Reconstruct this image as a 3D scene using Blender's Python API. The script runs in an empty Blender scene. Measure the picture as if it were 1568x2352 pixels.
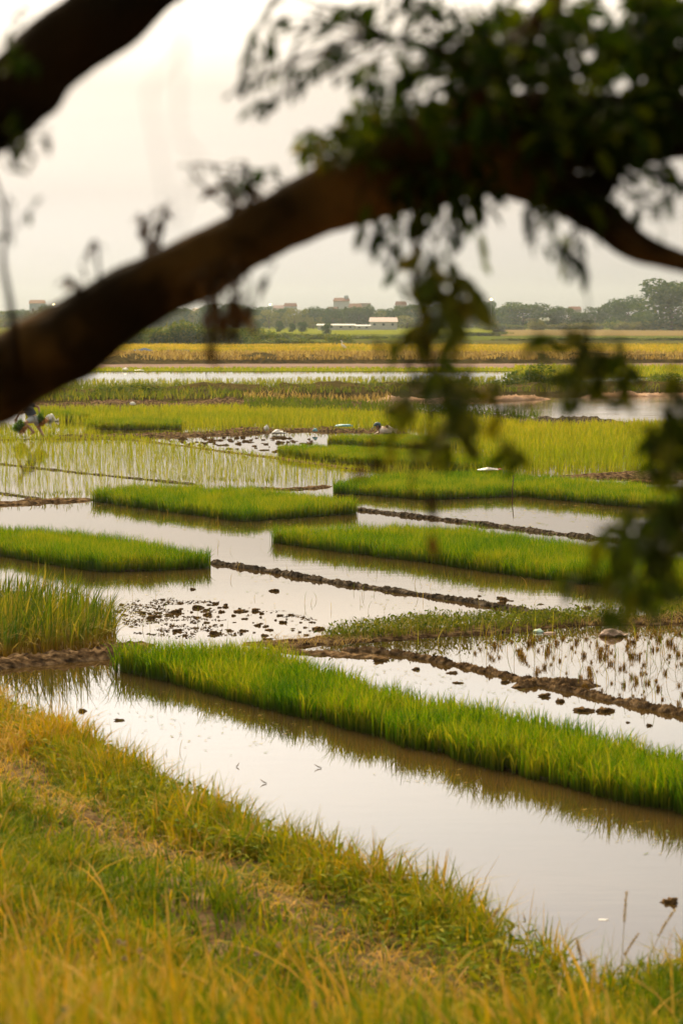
import bpy, bmesh, math, random
import numpy as np
from mathutils import Vector, Matrix, noise

random.seed(7)
RNG = np.random.default_rng(7)
S = bpy.context.scene
COL = S.collection

# ------------------------------------------------------------------ camera frame (reference picture grid 1568 x 2352)
HC = 3.0
LENS = 85.0
F = LENS / 36.0 * 2352.0
YH = 728.0
TH = math.atan((1176 - YH) / F)
CT, ST = math.cos(TH), math.sin(TH)

def ray(px, py):
    a, b = (px - 784) / F, (py - 1176) / F
    return a, CT - b * ST, -ST - b * CT

def G(px, py, z=0.0):
    dx, dy, dz = ray(px, py)
    t = (z - HC) / dz
    return Vector((dx * t, dy * t, z))

def A(px, py, d):
    dx, dy, dz = ray(px, py)
    t = d / dy
    return Vector((dx * t, d, HC + dz * t))

def GP(pts, z=0.0):
    return [G(x, y, z) for x, y in pts]

def proj(P):
    P = np.asarray(P, float)
    y, z = P[:, 1], P[:, 2] - HC
    fw = y * CT - z * ST
    up = y * ST + z * CT
    fw = np.where(fw < .1, .1, fw)
    return 784 + P[:, 0] / fw * F, 1176 - up / fw * F

# ------------------------------------------------------------------ object helpers
def link(o, parent=None):
    COL.objects.link(o)
    if parent is not None:
        o.parent = parent
    return o

def tag(o, label=None, cat=None, group=None, kind=None):
    if label: o['label'] = label
    if cat: o['category'] = cat
    if group: o['group'] = group
    if kind: o['kind'] = kind
    return o

def empty(name, loc=(0, 0, 0)):
    o = bpy.data.objects.new(name, None)
    o.empty_display_size = .1
    o.location = loc
    return link(o)

def np_mesh(name, V, Q, mats, attrs=None, smooth=False, mat_idx=None):
    V = np.asarray(V, np.float32).reshape(-1, 3)
    Q = np.asarray(Q, np.int32)
    me = bpy.data.meshes.new(name)
    k = Q.shape[1]
    me.vertices.add(len(V)); me.vertices.foreach_set('co', V.ravel())
    me.loops.add(Q.size); me.loops.foreach_set('vertex_index', Q.ravel())
    me.polygons.add(len(Q))
    me.polygons.foreach_set('loop_start', np.arange(0, Q.size, k, dtype=np.int32))
    if smooth:
        me.polygons.foreach_set('use_smooth', np.ones(len(Q), bool))
    if mat_idx is not None:
        me.polygons.foreach_set('material_index', np.asarray(mat_idx, np.int32))
    for m in (mats if isinstance(mats, (list, tuple)) else [mats]):
        me.materials.append(m)
    if attrs:
        for an, av in attrs.items():
            at = me.attributes.new(an, 'FLOAT', 'POINT')
            at.data.foreach_set('value', np.asarray(av, np.float32).ravel())
    me.update(calc_edges=True)
    return me

def np_obj(name, V, Q, mats, parent=None, **kw):
    return link(bpy.data.objects.new(name, np_mesh(name, V, Q, mats, **kw)), parent)

def bm_obj(name, bm, mats, parent=None, smooth=True):
    me = bpy.data.meshes.new(name)
    bm.to_mesh(me); bm.free()
    for m in (mats if isinstance(mats, (list, tuple)) else [mats]):
        me.materials.append(m)
    if smooth:
        me.polygons.foreach_set('use_smooth', np.ones(len(me.polygons), bool))
    return link(bpy.data.objects.new(name, me), parent)

# ------------------------------------------------------------------ materials
def new_mat(name):
    m = bpy.data.materials.new(name)
    m.use_nodes = True
    nt = m.node_tree
    nt.nodes.clear()
    out = nt.nodes.new('ShaderNodeOutputMaterial')
    return m, nt, out

def ramp(nt, stops):
    r = nt.nodes.new('ShaderNodeValToRGB')
    el = r.color_ramp.elements
    while len(el) < len(stops):
        el.new(.5)
    for e, (p, c) in zip(el, stops):
        e.position = p
        e.color = (*c, 1)
    return r

def leaf_mat(name, stops, root=None, root_end=.35, trans=.42, rough=.7, spec=.03, tcol=(1.1, 1.15, .6)):
    """foliage: colour per blade or leaf from the attribute 'tint'; ROOT colours the lower end of each blade"""
    m, nt, out = new_mat(name)
    N, L = nt.nodes, nt.links
    at = N.new('ShaderNodeAttribute'); at.attribute_name = 'tint'
    r = ramp(nt, stops)
    L.new(at.outputs['Fac'], r.inputs['Fac'])
    col = r.outputs['Color']
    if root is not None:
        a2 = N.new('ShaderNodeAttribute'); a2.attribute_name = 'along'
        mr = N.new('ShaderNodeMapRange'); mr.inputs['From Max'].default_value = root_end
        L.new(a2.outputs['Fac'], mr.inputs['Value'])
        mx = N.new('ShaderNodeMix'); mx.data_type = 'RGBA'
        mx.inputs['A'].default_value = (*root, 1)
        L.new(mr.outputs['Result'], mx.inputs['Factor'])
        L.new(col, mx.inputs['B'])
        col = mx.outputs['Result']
    p = N.new('ShaderNodeBsdfPrincipled')
    p.inputs['Roughness'].default_value = rough
    p.inputs['Specular IOR Level'].default_value = spec
    L.new(col, p.inputs['Base Color'])
    t = N.new('ShaderNodeBsdfTranslucent')
    mt = N.new('ShaderNodeMix'); mt.data_type = 'RGBA'; mt.blend_type = 'MULTIPLY'
    mt.inputs['Factor'].default_value = 1
    L.new(col, mt.inputs['A']); mt.inputs['B'].default_value = (*tcol, 1)
    L.new(mt.outputs['Result'], t.inputs['Color'])
    ms = N.new('ShaderNodeMixShader'); ms.inputs[0].default_value = trans
    L.new(p.outputs[0], ms.inputs[1]); L.new(t.outputs[0], ms.inputs[2])
    L.new(ms.outputs[0], out.inputs[0])
    return m

def noise_mat(name, stops, scale=3.0, rough=(.5, .9), bump=.3, bscale=None, detail=6.0, dist=.02, spec=.0, stretch=None):
    m, nt, out = new_mat(name)
    N, L = nt.nodes, nt.links
    tc = N.new('ShaderNodeTexCoord')
    mp = N.new('ShaderNodeMapping')
    if stretch: mp.inputs['Scale'].default_value = stretch
    L.new(tc.outputs['Object'], mp.inputs['Vector'])
    n = N.new('ShaderNodeTexNoise'); n.inputs['Scale'].default_value = scale; n.inputs['Detail'].default_value = detail
    L.new(mp.outputs[0], n.inputs['Vector'])
    r = ramp(nt, stops)
    L.new(n.outputs['Fac'], r.inputs['Fac'])
    p = N.new('ShaderNodeBsdfPrincipled')
    p.inputs['Specular IOR Level'].default_value = spec
    L.new(r.outputs['Color'], p.inputs['Base Color'])
    n2 = N.new('ShaderNodeTexNoise'); n2.inputs['Scale'].default_value = bscale or scale * 4; n2.inputs['Detail'].default_value = detail
    L.new(mp.outputs[0], n2.inputs['Vector'])
    mr = N.new('ShaderNodeMapRange')
    mr.inputs['From Min'].default_value = .3; mr.inputs['From Max'].default_value = .7
    mr.inputs['To Min'].default_value = rough[0]; mr.inputs['To Max'].default_value = rough[1]
    L.new(n2.outputs['Fac'], mr.inputs['Value'])
    L.new(mr.outputs[0], p.inputs['Roughness'])
    if bump:
        b = N.new('ShaderNodeBump'); b.inputs['Strength'].default_value = bump; b.inputs['Distance'].default_value = dist
        L.new(n2.outputs['Fac'], b.inputs['Height'])
        L.new(b.outputs[0], p.inputs['Normal'])
    L.new(p.outputs[0], out.inputs[0])
    return m

def water_mat(name, base, rough=.02, bump=.05, scale=(1.2, 3.0, 1), nscale=1.5, base2=None):
    m, nt, out = new_mat(name)
    N, L = nt.nodes, nt.links
    tc = N.new('ShaderNodeTexCoord')
    mp = N.new('ShaderNodeMapping'); mp.inputs['Scale'].default_value = scale
    L.new(tc.outputs['Object'], mp.inputs['Vector'])
    n = N.new('ShaderNodeTexNoise'); n.inputs['Scale'].default_value = nscale; n.inputs['Detail'].default_value = 3
    L.new(mp.outputs[0], n.inputs['Vector'])
    n3 = N.new('ShaderNodeTexNoise'); n3.inputs['Scale'].default_value = .35; n3.inputs['Detail'].default_value = 4
    L.new(tc.outputs['Object'], n3.inputs['Vector'])
    r = ramp(nt, [(.35, base), (.65, base2 or tuple(c * .8 for c in base))])
    L.new(n3.outputs['Fac'], r.inputs['Fac'])
    b = N.new('ShaderNodeBump'); b.inputs['Distance'].default_value = .02
    n4 = N.new('ShaderNodeTexNoise'); n4.inputs['Scale'].default_value = .22; n4.inputs['Detail'].default_value = 2
    L.new(tc.outputs['Object'], n4.inputs['Vector'])
    mr4 = N.new('ShaderNodeMapRange'); mr4.inputs['From Min'].default_value = .4; mr4.inputs['From Max'].default_value = .68
    mr4.inputs['To Min'].default_value = bump * .35; mr4.inputs['To Max'].default_value = bump * 2.2
    L.new(n4.outputs['Fac'], mr4.inputs['Value']); L.new(mr4.outputs[0], b.inputs['Strength'])
    L.new(n.outputs['Fac'], b.inputs['Height'])
    p = N.new('ShaderNodeBsdfPrincipled')
    p.inputs['Roughness'].default_value = rough
    p.inputs['IOR'].default_value = 1.333
    L.new(r.outputs['Color'], p.inputs['Base Color'])
    L.new(b.outputs[0], p.inputs['Normal'])
    L.new(p.outputs[0], out.inputs[0])
    return m

def plain(name, col, rough=.6, spec=.4, emit=None, estr=0, metal=0):
    m, nt, out = new_mat(name)
    N, L = nt.nodes, nt.links
    p = N.new('ShaderNodeBsdfPrincipled')
    n = N.new('ShaderNodeTexNoise'); n.inputs['Scale'].default_value = 6; n.inputs['Detail'].default_value = 5
    tc = N.new('ShaderNodeTexCoord'); L.new(tc.outputs['Object'], n.inputs['Vector'])
    r = ramp(nt, [(.3, tuple(c * .82 for c in col)), (.7, tuple(min(1, c * 1.1) for c in col))])
    L.new(n.outputs['Fac'], r.inputs['Fac']); L.new(r.outputs['Color'], p.inputs['Base Color'])
    p.inputs['Roughness'].default_value = rough
    p.inputs['Specular IOR Level'].default_value = spec
    p.inputs['Metallic'].default_value = metal
    if emit:
        p.inputs['Emission Color'].default_value = (*emit, 1)
        p.inputs['Emission Strength'].default_value = estr
    L.new(p.outputs[0], out.inputs[0])
    return m

M = {}
M['bed'] = leaf_mat('seedling_green', [(0, (.032, .10, .0015)), (.35, (.095, .19, .002)), (.7, (.185, .235, .003)), (1, (.34, .30, .012))], root=(.05, .085, .004), root_end=.45, trans=.42)  # dark root green puts the shade of the bed sides into the colour
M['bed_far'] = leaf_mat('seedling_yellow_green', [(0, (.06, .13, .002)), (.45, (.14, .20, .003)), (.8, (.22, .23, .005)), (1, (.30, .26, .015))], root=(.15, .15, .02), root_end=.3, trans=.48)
M['paddy'] = leaf_mat('transplant_green', [(0, (.16, .20, .004)), (.5, (.25, .26, .006)), (1, (.38, .31, .015))], trans=.45)
M['golden'] = leaf_mat('ripe_rice', [(0, (.20, .21, .010)), (.5, (.38, .275, .018)), (1, (.50, .34, .04))], trans=.42)
M['dry'] = leaf_mat('dry_grass', [(0, (.16, .10, .025)), (.5, (.32, .20, .06)), (1, (.46, .32, .12))], trans=.35)
M['olive'] = leaf_mat('olive_grass', [(0, (.05, .085, .004)), (.5, (.13, .155, .008)), (1, (.25, .21, .02))], trans=.4)
M['bank'] = leaf_mat('bank_grass', [(0, (.035, .08, .003)), (.30, (.11, .16, .004)), (.55, (.28, .25, .005)), (.80, (.48, .26, .008)), (1, (.50, .31, .11))], trans=.33)
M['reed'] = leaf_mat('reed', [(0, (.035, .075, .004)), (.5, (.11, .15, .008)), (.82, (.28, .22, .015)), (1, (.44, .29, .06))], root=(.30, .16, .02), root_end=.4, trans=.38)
M['weed'] = leaf_mat('weed_leaf', [(0, (.045, .07, .006)), (.5, (.12, .14, .01)), (1, (.26, .20, .03))], trans=.38)
M['stubble'] = leaf_mat('rice_stubble', [(0, (.06, .03, .008)), (.5, (.20, .10, .014)), (1, (.38, .22, .035))], trans=.2)
M['tree_leaf'] = leaf_mat('far_tree_leaf', [(0, (.016, .050, .008)), (.5, (.046, .092, .012)), (1, (.14, .165, .014))], trans=.3)
M['tree_leaf_pale'] = leaf_mat('far_tree_leaf_pale', [(0, (.10, .12, .02)), (.5, (.18, .175, .03)), (1, (.26, .22, .05))], trans=.3)
M['bush_leaf'] = leaf_mat('bush_leaf', [(0, (.022, .06, .004)), (.5, (.095, .135, .005)), (1, (.28, .24, .014))], trans=.35)
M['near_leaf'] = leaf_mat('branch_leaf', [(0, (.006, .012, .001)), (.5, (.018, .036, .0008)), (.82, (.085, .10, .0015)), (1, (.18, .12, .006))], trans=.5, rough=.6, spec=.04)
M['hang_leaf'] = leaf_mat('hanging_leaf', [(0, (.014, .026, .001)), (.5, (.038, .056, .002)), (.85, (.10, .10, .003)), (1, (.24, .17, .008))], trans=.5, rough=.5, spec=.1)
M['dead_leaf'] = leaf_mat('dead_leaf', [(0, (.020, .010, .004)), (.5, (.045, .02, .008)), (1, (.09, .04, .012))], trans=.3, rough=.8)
M['bark'] = noise_mat('bark', [(.36, (.004, .003, .0012)), (.53, (.015, .008, .002)), (.68, (.12, .062, .014))], scale=4, bump=.8, bscale=30, dist=.01, rough=(.9, 1), spec=.04)  # orange stop puts a warm lit sheen into patches of the bark
M['far_bark'] = noise_mat('far_bark', [(.3, (.06, .045, .03)), (.7, (.16, .12, .08))], scale=3, bump=.2)
M['mud'] = noise_mat('wet_mud', [(.34, (.022, .014, .008)), (.5, (.085, .053, .027)), (.66, (.21, .14, .075))], scale=13, rough=(.5, .9), bump=.8, bscale=18, dist=.04)
M['bank_soil'] = noise_mat('bank_soil', [(.3, (.06, .038, .018)), (.5, (.13, .082, .04)), (.72, (.22, .15, .08))], scale=5, rough=(.8, 1), bump=.8, bscale=22, dist=.04)
M['dark_mud'] = noise_mat('dark_wet_mud', [(.34, (.018, .014, .010)), (.5, (.055, .042, .028)), (.66, (.16, .125, .09))], scale=16, rough=(.45, .8), bump=.8, bscale=24, dist=.03)
M['pale_mud'] = noise_mat('pale_wet_mud', [(.3, (.17, .115, .088)), (.6, (.24, .17, .135))], scale=.5, rough=(.35, .7), bump=.3, bscale=3, stretch=(.3, 1, 1))
M['soil'] = noise_mat('soil', [(.25, (.030, .024, .007)), (.5, (.06, .045, .013)), (.75, (.11, .075, .028))], scale=2.5, rough=(.8, 1), bump=.6, bscale=12, dist=.05)
M['meadow'] = noise_mat('meadow', [(.3, (.07, .085, .015)), (.5, (.11, .11, .025)), (.7, (.17, .13, .04))], scale=.06, rough=(.8, 1), bump=.2, bscale=.8, stretch=(.25, 1, 1))
M['strip_pale'] = noise_mat('pale_stubble_field', [(.3, (.15, .115, .04)), (.7, (.20, .14, .06))], scale=.08, rough=(.8, 1), bump=.2, bscale=.8, stretch=(.2, 1, 1))
M['strip_green'] = noise_mat('green_field', [(.3, (.06, .085, .008)), (.7, (.12, .125, .015))], scale=.08, rough=(.8, 1), bump=.2, bscale=.8, stretch=(.2, 1, 1))
M['strip_olive'] = noise_mat('olive_field', [(.3, (.055, .06, .012)), (.7, (.11, .095, .025))], scale=.08, rough=(.8, 1), bump=.2, bscale=.8, stretch=(.2, 1, 1))
M['strip_gold'] = noise_mat('golden_field', [(.3, (.24, .19, .012)), (.7, (.38, .25, .02))], scale=.1, rough=(.8, 1), bump=.2, bscale=1, stretch=(.2, 1, 1))
M['strip_lime'] = noise_mat('lime_field', [(.3, (.11, .135, .008)), (.7, (.18, .18, .012))], scale=.15, rough=(.6, 1), bump=.2, bscale=1, stretch=(.2, 1, 1))
M['tarp'] = noise_mat('sandy_bags', [(.3, (.30, .17, .09)), (.55, (.48, .31, .20)), (.75, (.56, .42, .32))], scale=.8, rough=(.5, .8), bump=.5, bscale=2.5, dist=.1)
M['water'] = water_mat('paddy_water', (.055, .031, .008), bump=.03, base2=(.038, .024, .007))
M['ripple'] = water_mat('rippled_water', (.16, .105, .055), rough=.05, bump=.35, scale=(.6, 2.2, 1), nscale=1.3)
M['sack'] = plain('woven_sack', (.42, .29, .23), .8)
M['white_sack'] = plain('white_plastic_sack', (.75, .72, .68), .55)
M['teal'] = plain('teal_sheet', (.10, .30, .32), .6)
M['blue_net'] = plain('blue_net', (.08, .12, .20), .9, 0)
M['red_cloth'] = plain('red_cloth', (.45, .07, .05), .7)
M['mint'] = plain('pale_mint_plastic', (.38, .55, .48), .5)
M['skin'] = plain('skin', (.42, .23, .14), .5)
M['shirt_dark'] = plain('dark_cloth', (.03, .035, .045), .8)
M['shirt_pale'] = plain('pale_cloth', (.62, .52, .44), .8)
M['shorts'] = plain('grey_cloth', (.42, .43, .46), .8)
M['cap'] = plain('teal_cap', (.02, .055, .065), .7)
M['hair'] = plain('black_hair', (.012, .010, .009), .5)
M['feather'] = plain('white_feather', (.8, .78, .74), .7)
M['beak'] = plain('beak', (.5, .3, .05), .4)
M['roots'] = plain('muddy_roots', (.34, .16, .04), .8)
M['roof_red'] = plain('red_roof', (.24, .12, .09), .8, .1)
M['roof_mauve'] = plain('mauve_roof', (.34, .20, .19), .6)
M['roof_orange'] = plain('orange_roof', (.33, .19, .13), .8, .1)
M['roof_grey'] = plain('grey_roof', (.40, .40, .42), .6)
M['wall_grey'] = plain('grey_wall', (.46, .48, .52), .8)
M['wall_white'] = plain('white_wall', (.50, .49, .46), .8)
M['wall_peach'] = plain('peach_wall', (.34, .29, .24), .9, .1)
M['wall_blue'] = plain('blue_grey_wall', (.32, .38, .44), .8)
M['pane'] = plain('dark_pane', (.05, .06, .07), .15)
M['steel'] = plain('steel', (.3, .31, .32), .4, metal=.6)
M['lamp'] = plain('lamp_glow', (1, .8, .4), .4, emit=(1, .72, .3), estr=14)
M['dark_pole'] = plain('dark_wood', (.10, .06, .03), .8)

# ------------------------------------------------------------------ geometry generators
def in_poly(P, poly):
    poly = np.array([(p[0], p[1]) for p in poly])
    x, y = P[:, 0], P[:, 1]
    c = np.zeros(len(P), bool)
    j = len(poly) - 1
    for i in range(len(poly)):
        xi, yi = poly[i]; xj, yj = poly[j]
        if yi != yj:
            c ^= ((yi > y) != (yj > y)) & (x < (xj - xi) * (y - yi) / (yj - yi) + xi)
        j = i
    return c

def area(poly):
    a = 0
    for i in range(len(poly)):
        p, q = poly[i - 1], poly[i]
        a += p[0] * q[1] - q[0] * p[1]
    return abs(a) / 2

def scatter(poly, dens, rng=RNG, vis=None, cap=400000):
    """points inside a world polygon; VIS keeps only what lies within that margin of the view"""
    a = np.array([(p[0], p[1]) for p in poly])
    lo, hi = a.min(0), a.max(0)
    n = int(min(dens * (hi - lo).prod(), cap * 6))
    P = np.zeros((n, 3))
    P[:, :2] = lo + rng.random((n, 2)) * (hi - lo)
    P = P[in_poly(P, poly)]
    if vis is not None and len(P):
        u, v = proj(P)
        P = P[(u > -vis) & (u < 1568 + vis)]
    return P[:cap]

def vnoise(P, sc, seed=0.0):
    """cheap smooth value noise in the plane, 0..1"""
    x, y = P[:, 0] * sc + seed * 17.3, P[:, 1] * sc + seed * 9.1
    xi, yi = np.floor(x).astype(int), np.floor(y).astype(int)
    fx, fy = x - xi, y - yi
    fx, fy = fx * fx * (3 - 2 * fx), fy * fy * (3 - 2 * fy)
    def h(a, b):
        v = np.sin(a * 127.1 + b * 311.7 + seed) * 43758.5453
        return v - np.floor(v)
    return (h(xi, yi) * (1 - fx) + h(xi + 1, yi) * fx) * (1 - fy) + (h(xi, yi + 1) * (1 - fx) + h(xi + 1, yi + 1) * fx) * fy

def blade_arrays(P, h, w, az, lean, tint, seg=3, curve=2.0, twist=.9, rng=RNG):
    n = len(P)
    t = np.linspace(0, 1, seg + 1)
    pr = np.interp(t, [0, .3, .7, 1], [.75, 1, .75, .08])
    h = np.broadcast_to(h, n); w = np.broadcast_to(w, n); lean = np.broadcast_to(lean, n)
    off = (lean * h)[:, None] * t[None] ** curve
    z = h[:, None] * (t[None] * (1 - .35 * np.minimum(lean, 1.6)[:, None] * t[None] ** 2 * np.minimum(1, lean)[:, None]))
    c = np.empty((n, seg + 1, 3))
    c[:, :, 0] = P[:, 0, None] + np.cos(az)[:, None] * off
    c[:, :, 1] = P[:, 1, None] + np.sin(az)[:, None] * off
    c[:, :, 2] = P[:, 2, None] + z
    a2 = az + np.pi / 2 + rng.uniform(-twist, twist, n)
    sd = np.stack([np.cos(a2), np.sin(a2), np.zeros(n)], 1)
    hw = (w / 2)[:, None] * pr[None]
    V = np.stack([c - sd[:, None] * hw[:, :, None], c + sd[:, None] * hw[:, :, None]], 2)
    idx = np.arange(n * (seg + 1) * 2).reshape(n, seg + 1, 2)
    Q = np.stack([idx[:, :-1, 0], idx[:, :-1, 1], idx[:, 1:, 1], idx[:, 1:, 0]], -1).reshape(-1, 4)
    ti = np.repeat(np.broadcast_to(tint, n), (seg + 1) * 2)
    al = np.tile(np.repeat(t, 2), n)
    return V.reshape(-1, 3), Q, ti, al

def join(parts):
    Vs, Qs, Ts, As, o = [], [], [], [], 0
    for V, Q, T, Al in parts:
        Vs.append(V); Qs.append(Q + o); Ts.append(T); As.append(Al); o += len(V)
    return np.concatenate(Vs), np.concatenate(Qs), np.concatenate(Ts), np.concatenate(As)

def blades(name, P, h, w, az, lean, tint, mat, parent=None, **kw):
    V, Q, T, Al = blade_arrays(P, h, w, az, lean, tint, **kw)
    return np_obj(name, V, Q, mat, parent, attrs={'tint': T, 'along': Al})

def flat(name, pts, z, mat, parent=None):
    bm = bmesh.new()
    f = bm.faces.new([bm.verts.new((p[0], p[1], z)) for p in pts])
    if f.normal.z < 0 or f.calc_area() and (f.normal_update() or f.normal.z < 0):
        f.normal_flip()
    return bm_obj(name, bm, mat, parent, smooth=False)

def ridge(name, pts, width, height, mat, seed=0, step=None, parent=None, nz=.5, flatness=.8, base=-.04, nscale=None):
    """an earth ridge of uneven height along a ground polyline"""
    pts = [Vector((p[0], p[1], 0)) for p in pts]
    L = [0]
    for a, b in zip(pts, pts[1:]): L.append(L[-1] + (b - a).length)
    tot = L[-1]
    step = min(step or 9, width * .07)
    n = int(max(8, min(1500, tot / step)))
    m = 17
    V = np.zeros((n + 1, m, 3))
    ns = nscale or 1.6 / min(width, .9)
    for i in range(n + 1):
        s = tot * i / n
        k = max(j for j in range(len(L)) if L[j] <= s + 1e-9); k = min(k, len(pts) - 2)
        f = (s - L[k]) / max(1e-9, L[k + 1] - L[k])
        c = pts[k].lerp(pts[k + 1], f)
        # smooth direction
        d0 = (pts[min(k + 1, len(pts) - 1)] - pts[k]).normalized()
        sd = Vector((-d0.y, d0.x, 0))
        wob = noise.fractal(Vector((s * ns * .22, seed, 3.3)), 1, 2, 3) * width * .22
        wl = width / 2 * (1 + .38 * noise.fractal(Vector((s * ns * .45, seed + 5, 1.1)), 1, 2, 4))
        hv = 1 + .55 * noise.fractal(Vector((s * ns * .3, seed + 8, 7.7)), 1, 2, 4)
        end = min(1, min(s, tot - s) / (width * .8) + .12)
        for j in range(m):
            u = -1 + 2 * j / (m - 1)
            q = c + sd * (wob + u * wl * (.4 + .6 * end))
            nn = noise.fractal(Vector((q.x * ns, q.y * ns, seed)), .9, 2.1, 6)
            n2 = noise.noise(Vector((q.x * ns * 7, q.y * ns * 7, seed + 9)))
            n3 = noise.noise(Vector((q.x * ns * 19, q.y * ns * 19, seed + 2)))
            edge_ = max(0, 1 - abs(u) ** 2.0) ** flatness
            zz = height * end * hv * edge_ * (1 + nz * .6 * nn + nz * .55 * n2 + nz * .65 * n3)
            V[i, j] = (q.x, q.y, zz + base * (abs(u) ** 6))
    idx = np.arange((n + 1) * m).reshape(n + 1, m)
    Q = np.stack([idx[:-1, :-1], idx[1:, :-1], idx[1:, 1:], idx[:-1, 1:]], -1).reshape(-1, 4)
    o = np_obj(name, V.reshape(-1, 3), Q[:, ::-1], mat, parent, smooth=True)
    return o

class Tubes:
    def __init__(self): self.V, self.Q, self.n = [], [], 0
    def add(self, pts, rads, sides=8, rough=0, seed=0):
        pts = [Vector(p) for p in pts]
        rings = []
        prev = None
        for i, p in enumerate(pts):
            t = (pts[min(i + 1, len(pts) - 1)] - pts[max(i - 1, 0)]).normalized()
            if prev is None:
                a = t.cross(Vector((0, 0, 1)))
                if a.length < .1: a = t.cross(Vector((1, 0, 0)))
            else:
                a = prev - t * prev.dot(t)
            a.normalize(); prev = a
            b = t.cross(a)
            ring = []
            for k in range(sides):
                an = 2 * math.pi * k / sides
                d = a * math.cos(an) + b * math.sin(an)
                r = rads[i]
                if rough:
                    q = p + d * r
                    r *= 1 + rough * noise.fractal(q * 9 + Vector((seed, 0, 0)), 1, 2, 3)
                ring.append(p + d * r)
            rings.append(ring)
        base = self.n
        for rg in rings:
            for v in rg: self.V.append(v[:]); self.n += 1
        for i in range(len(rings) - 1):
            for k in range(sides):
                k2 = (k + 1) % sides
                self.Q.append((base + i * sides + k, base + i * sides + k2, base + (i + 1) * sides + k2, base + (i + 1) * sides + k))
        for i, s in ((0, 1), (len(rings) - 1, -1)):
            c = pts[i]; self.V.append(c[:]); ci = self.n; self.n += 1
            for k in range(0, sides, 2):
                q = (ci, base + i * sides + (k + 2) % sides, base + i * sides + (k + 1) % sides, base + i * sides + k)
                self.Q.append(q if s > 0 else q[::-1])
    def obj(self, name, mat, parent=None, smooth=True):
        return np_obj(name, self.V, self.Q, mat, parent, smooth=smooth)

def spline(ctrl, n):
    """Catmull-Rom through 4-tuples (x, y, z, r)"""
    C = [np.array(c, float) for c in ctrl]
    C = [2 * C[0] - C[1]] + C + [2 * C[-1] - C[-2]]
    out = []
    for i in range(1, len(C) - 2):
        for k in range(n):
            t = k / n
            p0, p1, p2, p3 = C[i - 1:i + 3]
            out.append(.5 * (2 * p1 + (p2 - p0) * t + (2 * p0 - 5 * p1 + 4 * p2 - p3) * t * t + (3 * p1 - p0 - 3 * p2 + p3) * t ** 3))
    out.append(C[-2])
    return [Vector(o[:3]) for o in out], [max(.0005, o[3]) for o in out]

LT = np.array([0, .18, .42, .68, .88, 1.0])
LW = np.array([.015, .13, .21, .17, .08, .004])
def leaf_arrays(base, direc, normal, length, tint, width=1.0, droop=.25, fold=.35, rng=RNG):
    """batch of folded pointed leaves"""
    n = len(base)
    d = direc / np.linalg.norm(direc, axis=1)[:, None]
    s = np.cross(d, normal); s /= np.linalg.norm(s, axis=1)[:, None] + 1e-9
    u = np.cross(s, d)
    l = np.broadcast_to(length, n)[:, None, None]
    dr = np.broadcast_to(droop, n)[:, None, None]
    mid = d[:, None] * LT[None, :, None] - u[:, None] * (dr * LT[None, :, None] ** 2)
    side = s[:, None] * (LW * width)[None, :, None]
    lift = u[:, None] * (LW * fold)[None, :, None]
    V = np.stack([mid, mid - side + lift, mid + side + lift], 1) * l[:, None] + base[:, None, None]
    k = len(LT)
    idx = np.arange(n * 3 * k).reshape(n, 3, k)
    Q = np.concatenate([np.stack([idx[:, 0, :-1], idx[:, 0, 1:], idx[:, 1, 1:], idx[:, 1, :-1]], -1).reshape(-1, 4),
                        np.stack([idx[:, 0, 1:], idx[:, 0, :-1], idx[:, 2, :-1], idx[:, 2, 1:]], -1).reshape(-1, 4)])
    T = np.repeat(np.broadcast_to(tint, n), 3 * k)
    return V.reshape(-1, 3), Q, T, np.zeros(len(T))

def unit(n, rng=RNG):
    v = rng.normal(size=(n, 3))
    return v / np.linalg.norm(v, axis=1)[:, None]

def clump_cards(C, size, tint, rng=RNG):
    """small bent leaf-clump faces at points C"""
    n = len(C)
    a, b = unit(n, rng), unit(n, rng)
    b = np.cross(a, b); b /= np.linalg.norm(b, axis=1)[:, None] + 1e-9
    c = np.cross(a, b)
    s = np.broadcast_to(size, n)[:, None] * rng.uniform(.6, 1.3, (n, 1))
    v0 = C - a * s; v1 = C + b * s * .55 + c * s * .2; v2 = C + a * s; v3 = C - b * s * .55 + c * s * .2
    V = np.stack([v0, v1, v2, v3], 1).reshape(-1, 3)
    Q = np.arange(n * 4).reshape(n, 4)
    return V, Q, np.repeat(tint, 4), np.zeros(n * 4)

# ================================================================== SETTING
def structure(o, label=None, cat=None):
    return tag(o, label, cat, kind='structure')

def stuff(o, label, cat):
    return tag(o, label, cat, kind='stuff')

structure(flat('ground', [(-4000, -60), (4000, -60), (4000, 7000), (-4000, 7000)], -.35, M['meadow']),
          'wide flat farmland reaching to the horizon', 'ground')
structure(flat('flooded_paddies', [(-90, 3), (90, 3), (90, 178), (-90, 178)], 0, M['water']),
          'still shallow muddy water filling the rice paddies', 'water')

# ---- far strips (front px row, back px row), each a real sheet on the plain
def strip(name, xa, xb, y0, y1, mat, z, label):
    p = [G(xa, y0, z), G(xb, y0, z), G(xb, y1, z), G(xa, y1, z)]
    return structure(flat(name, p, z, mat), label, 'field'), p

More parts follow.
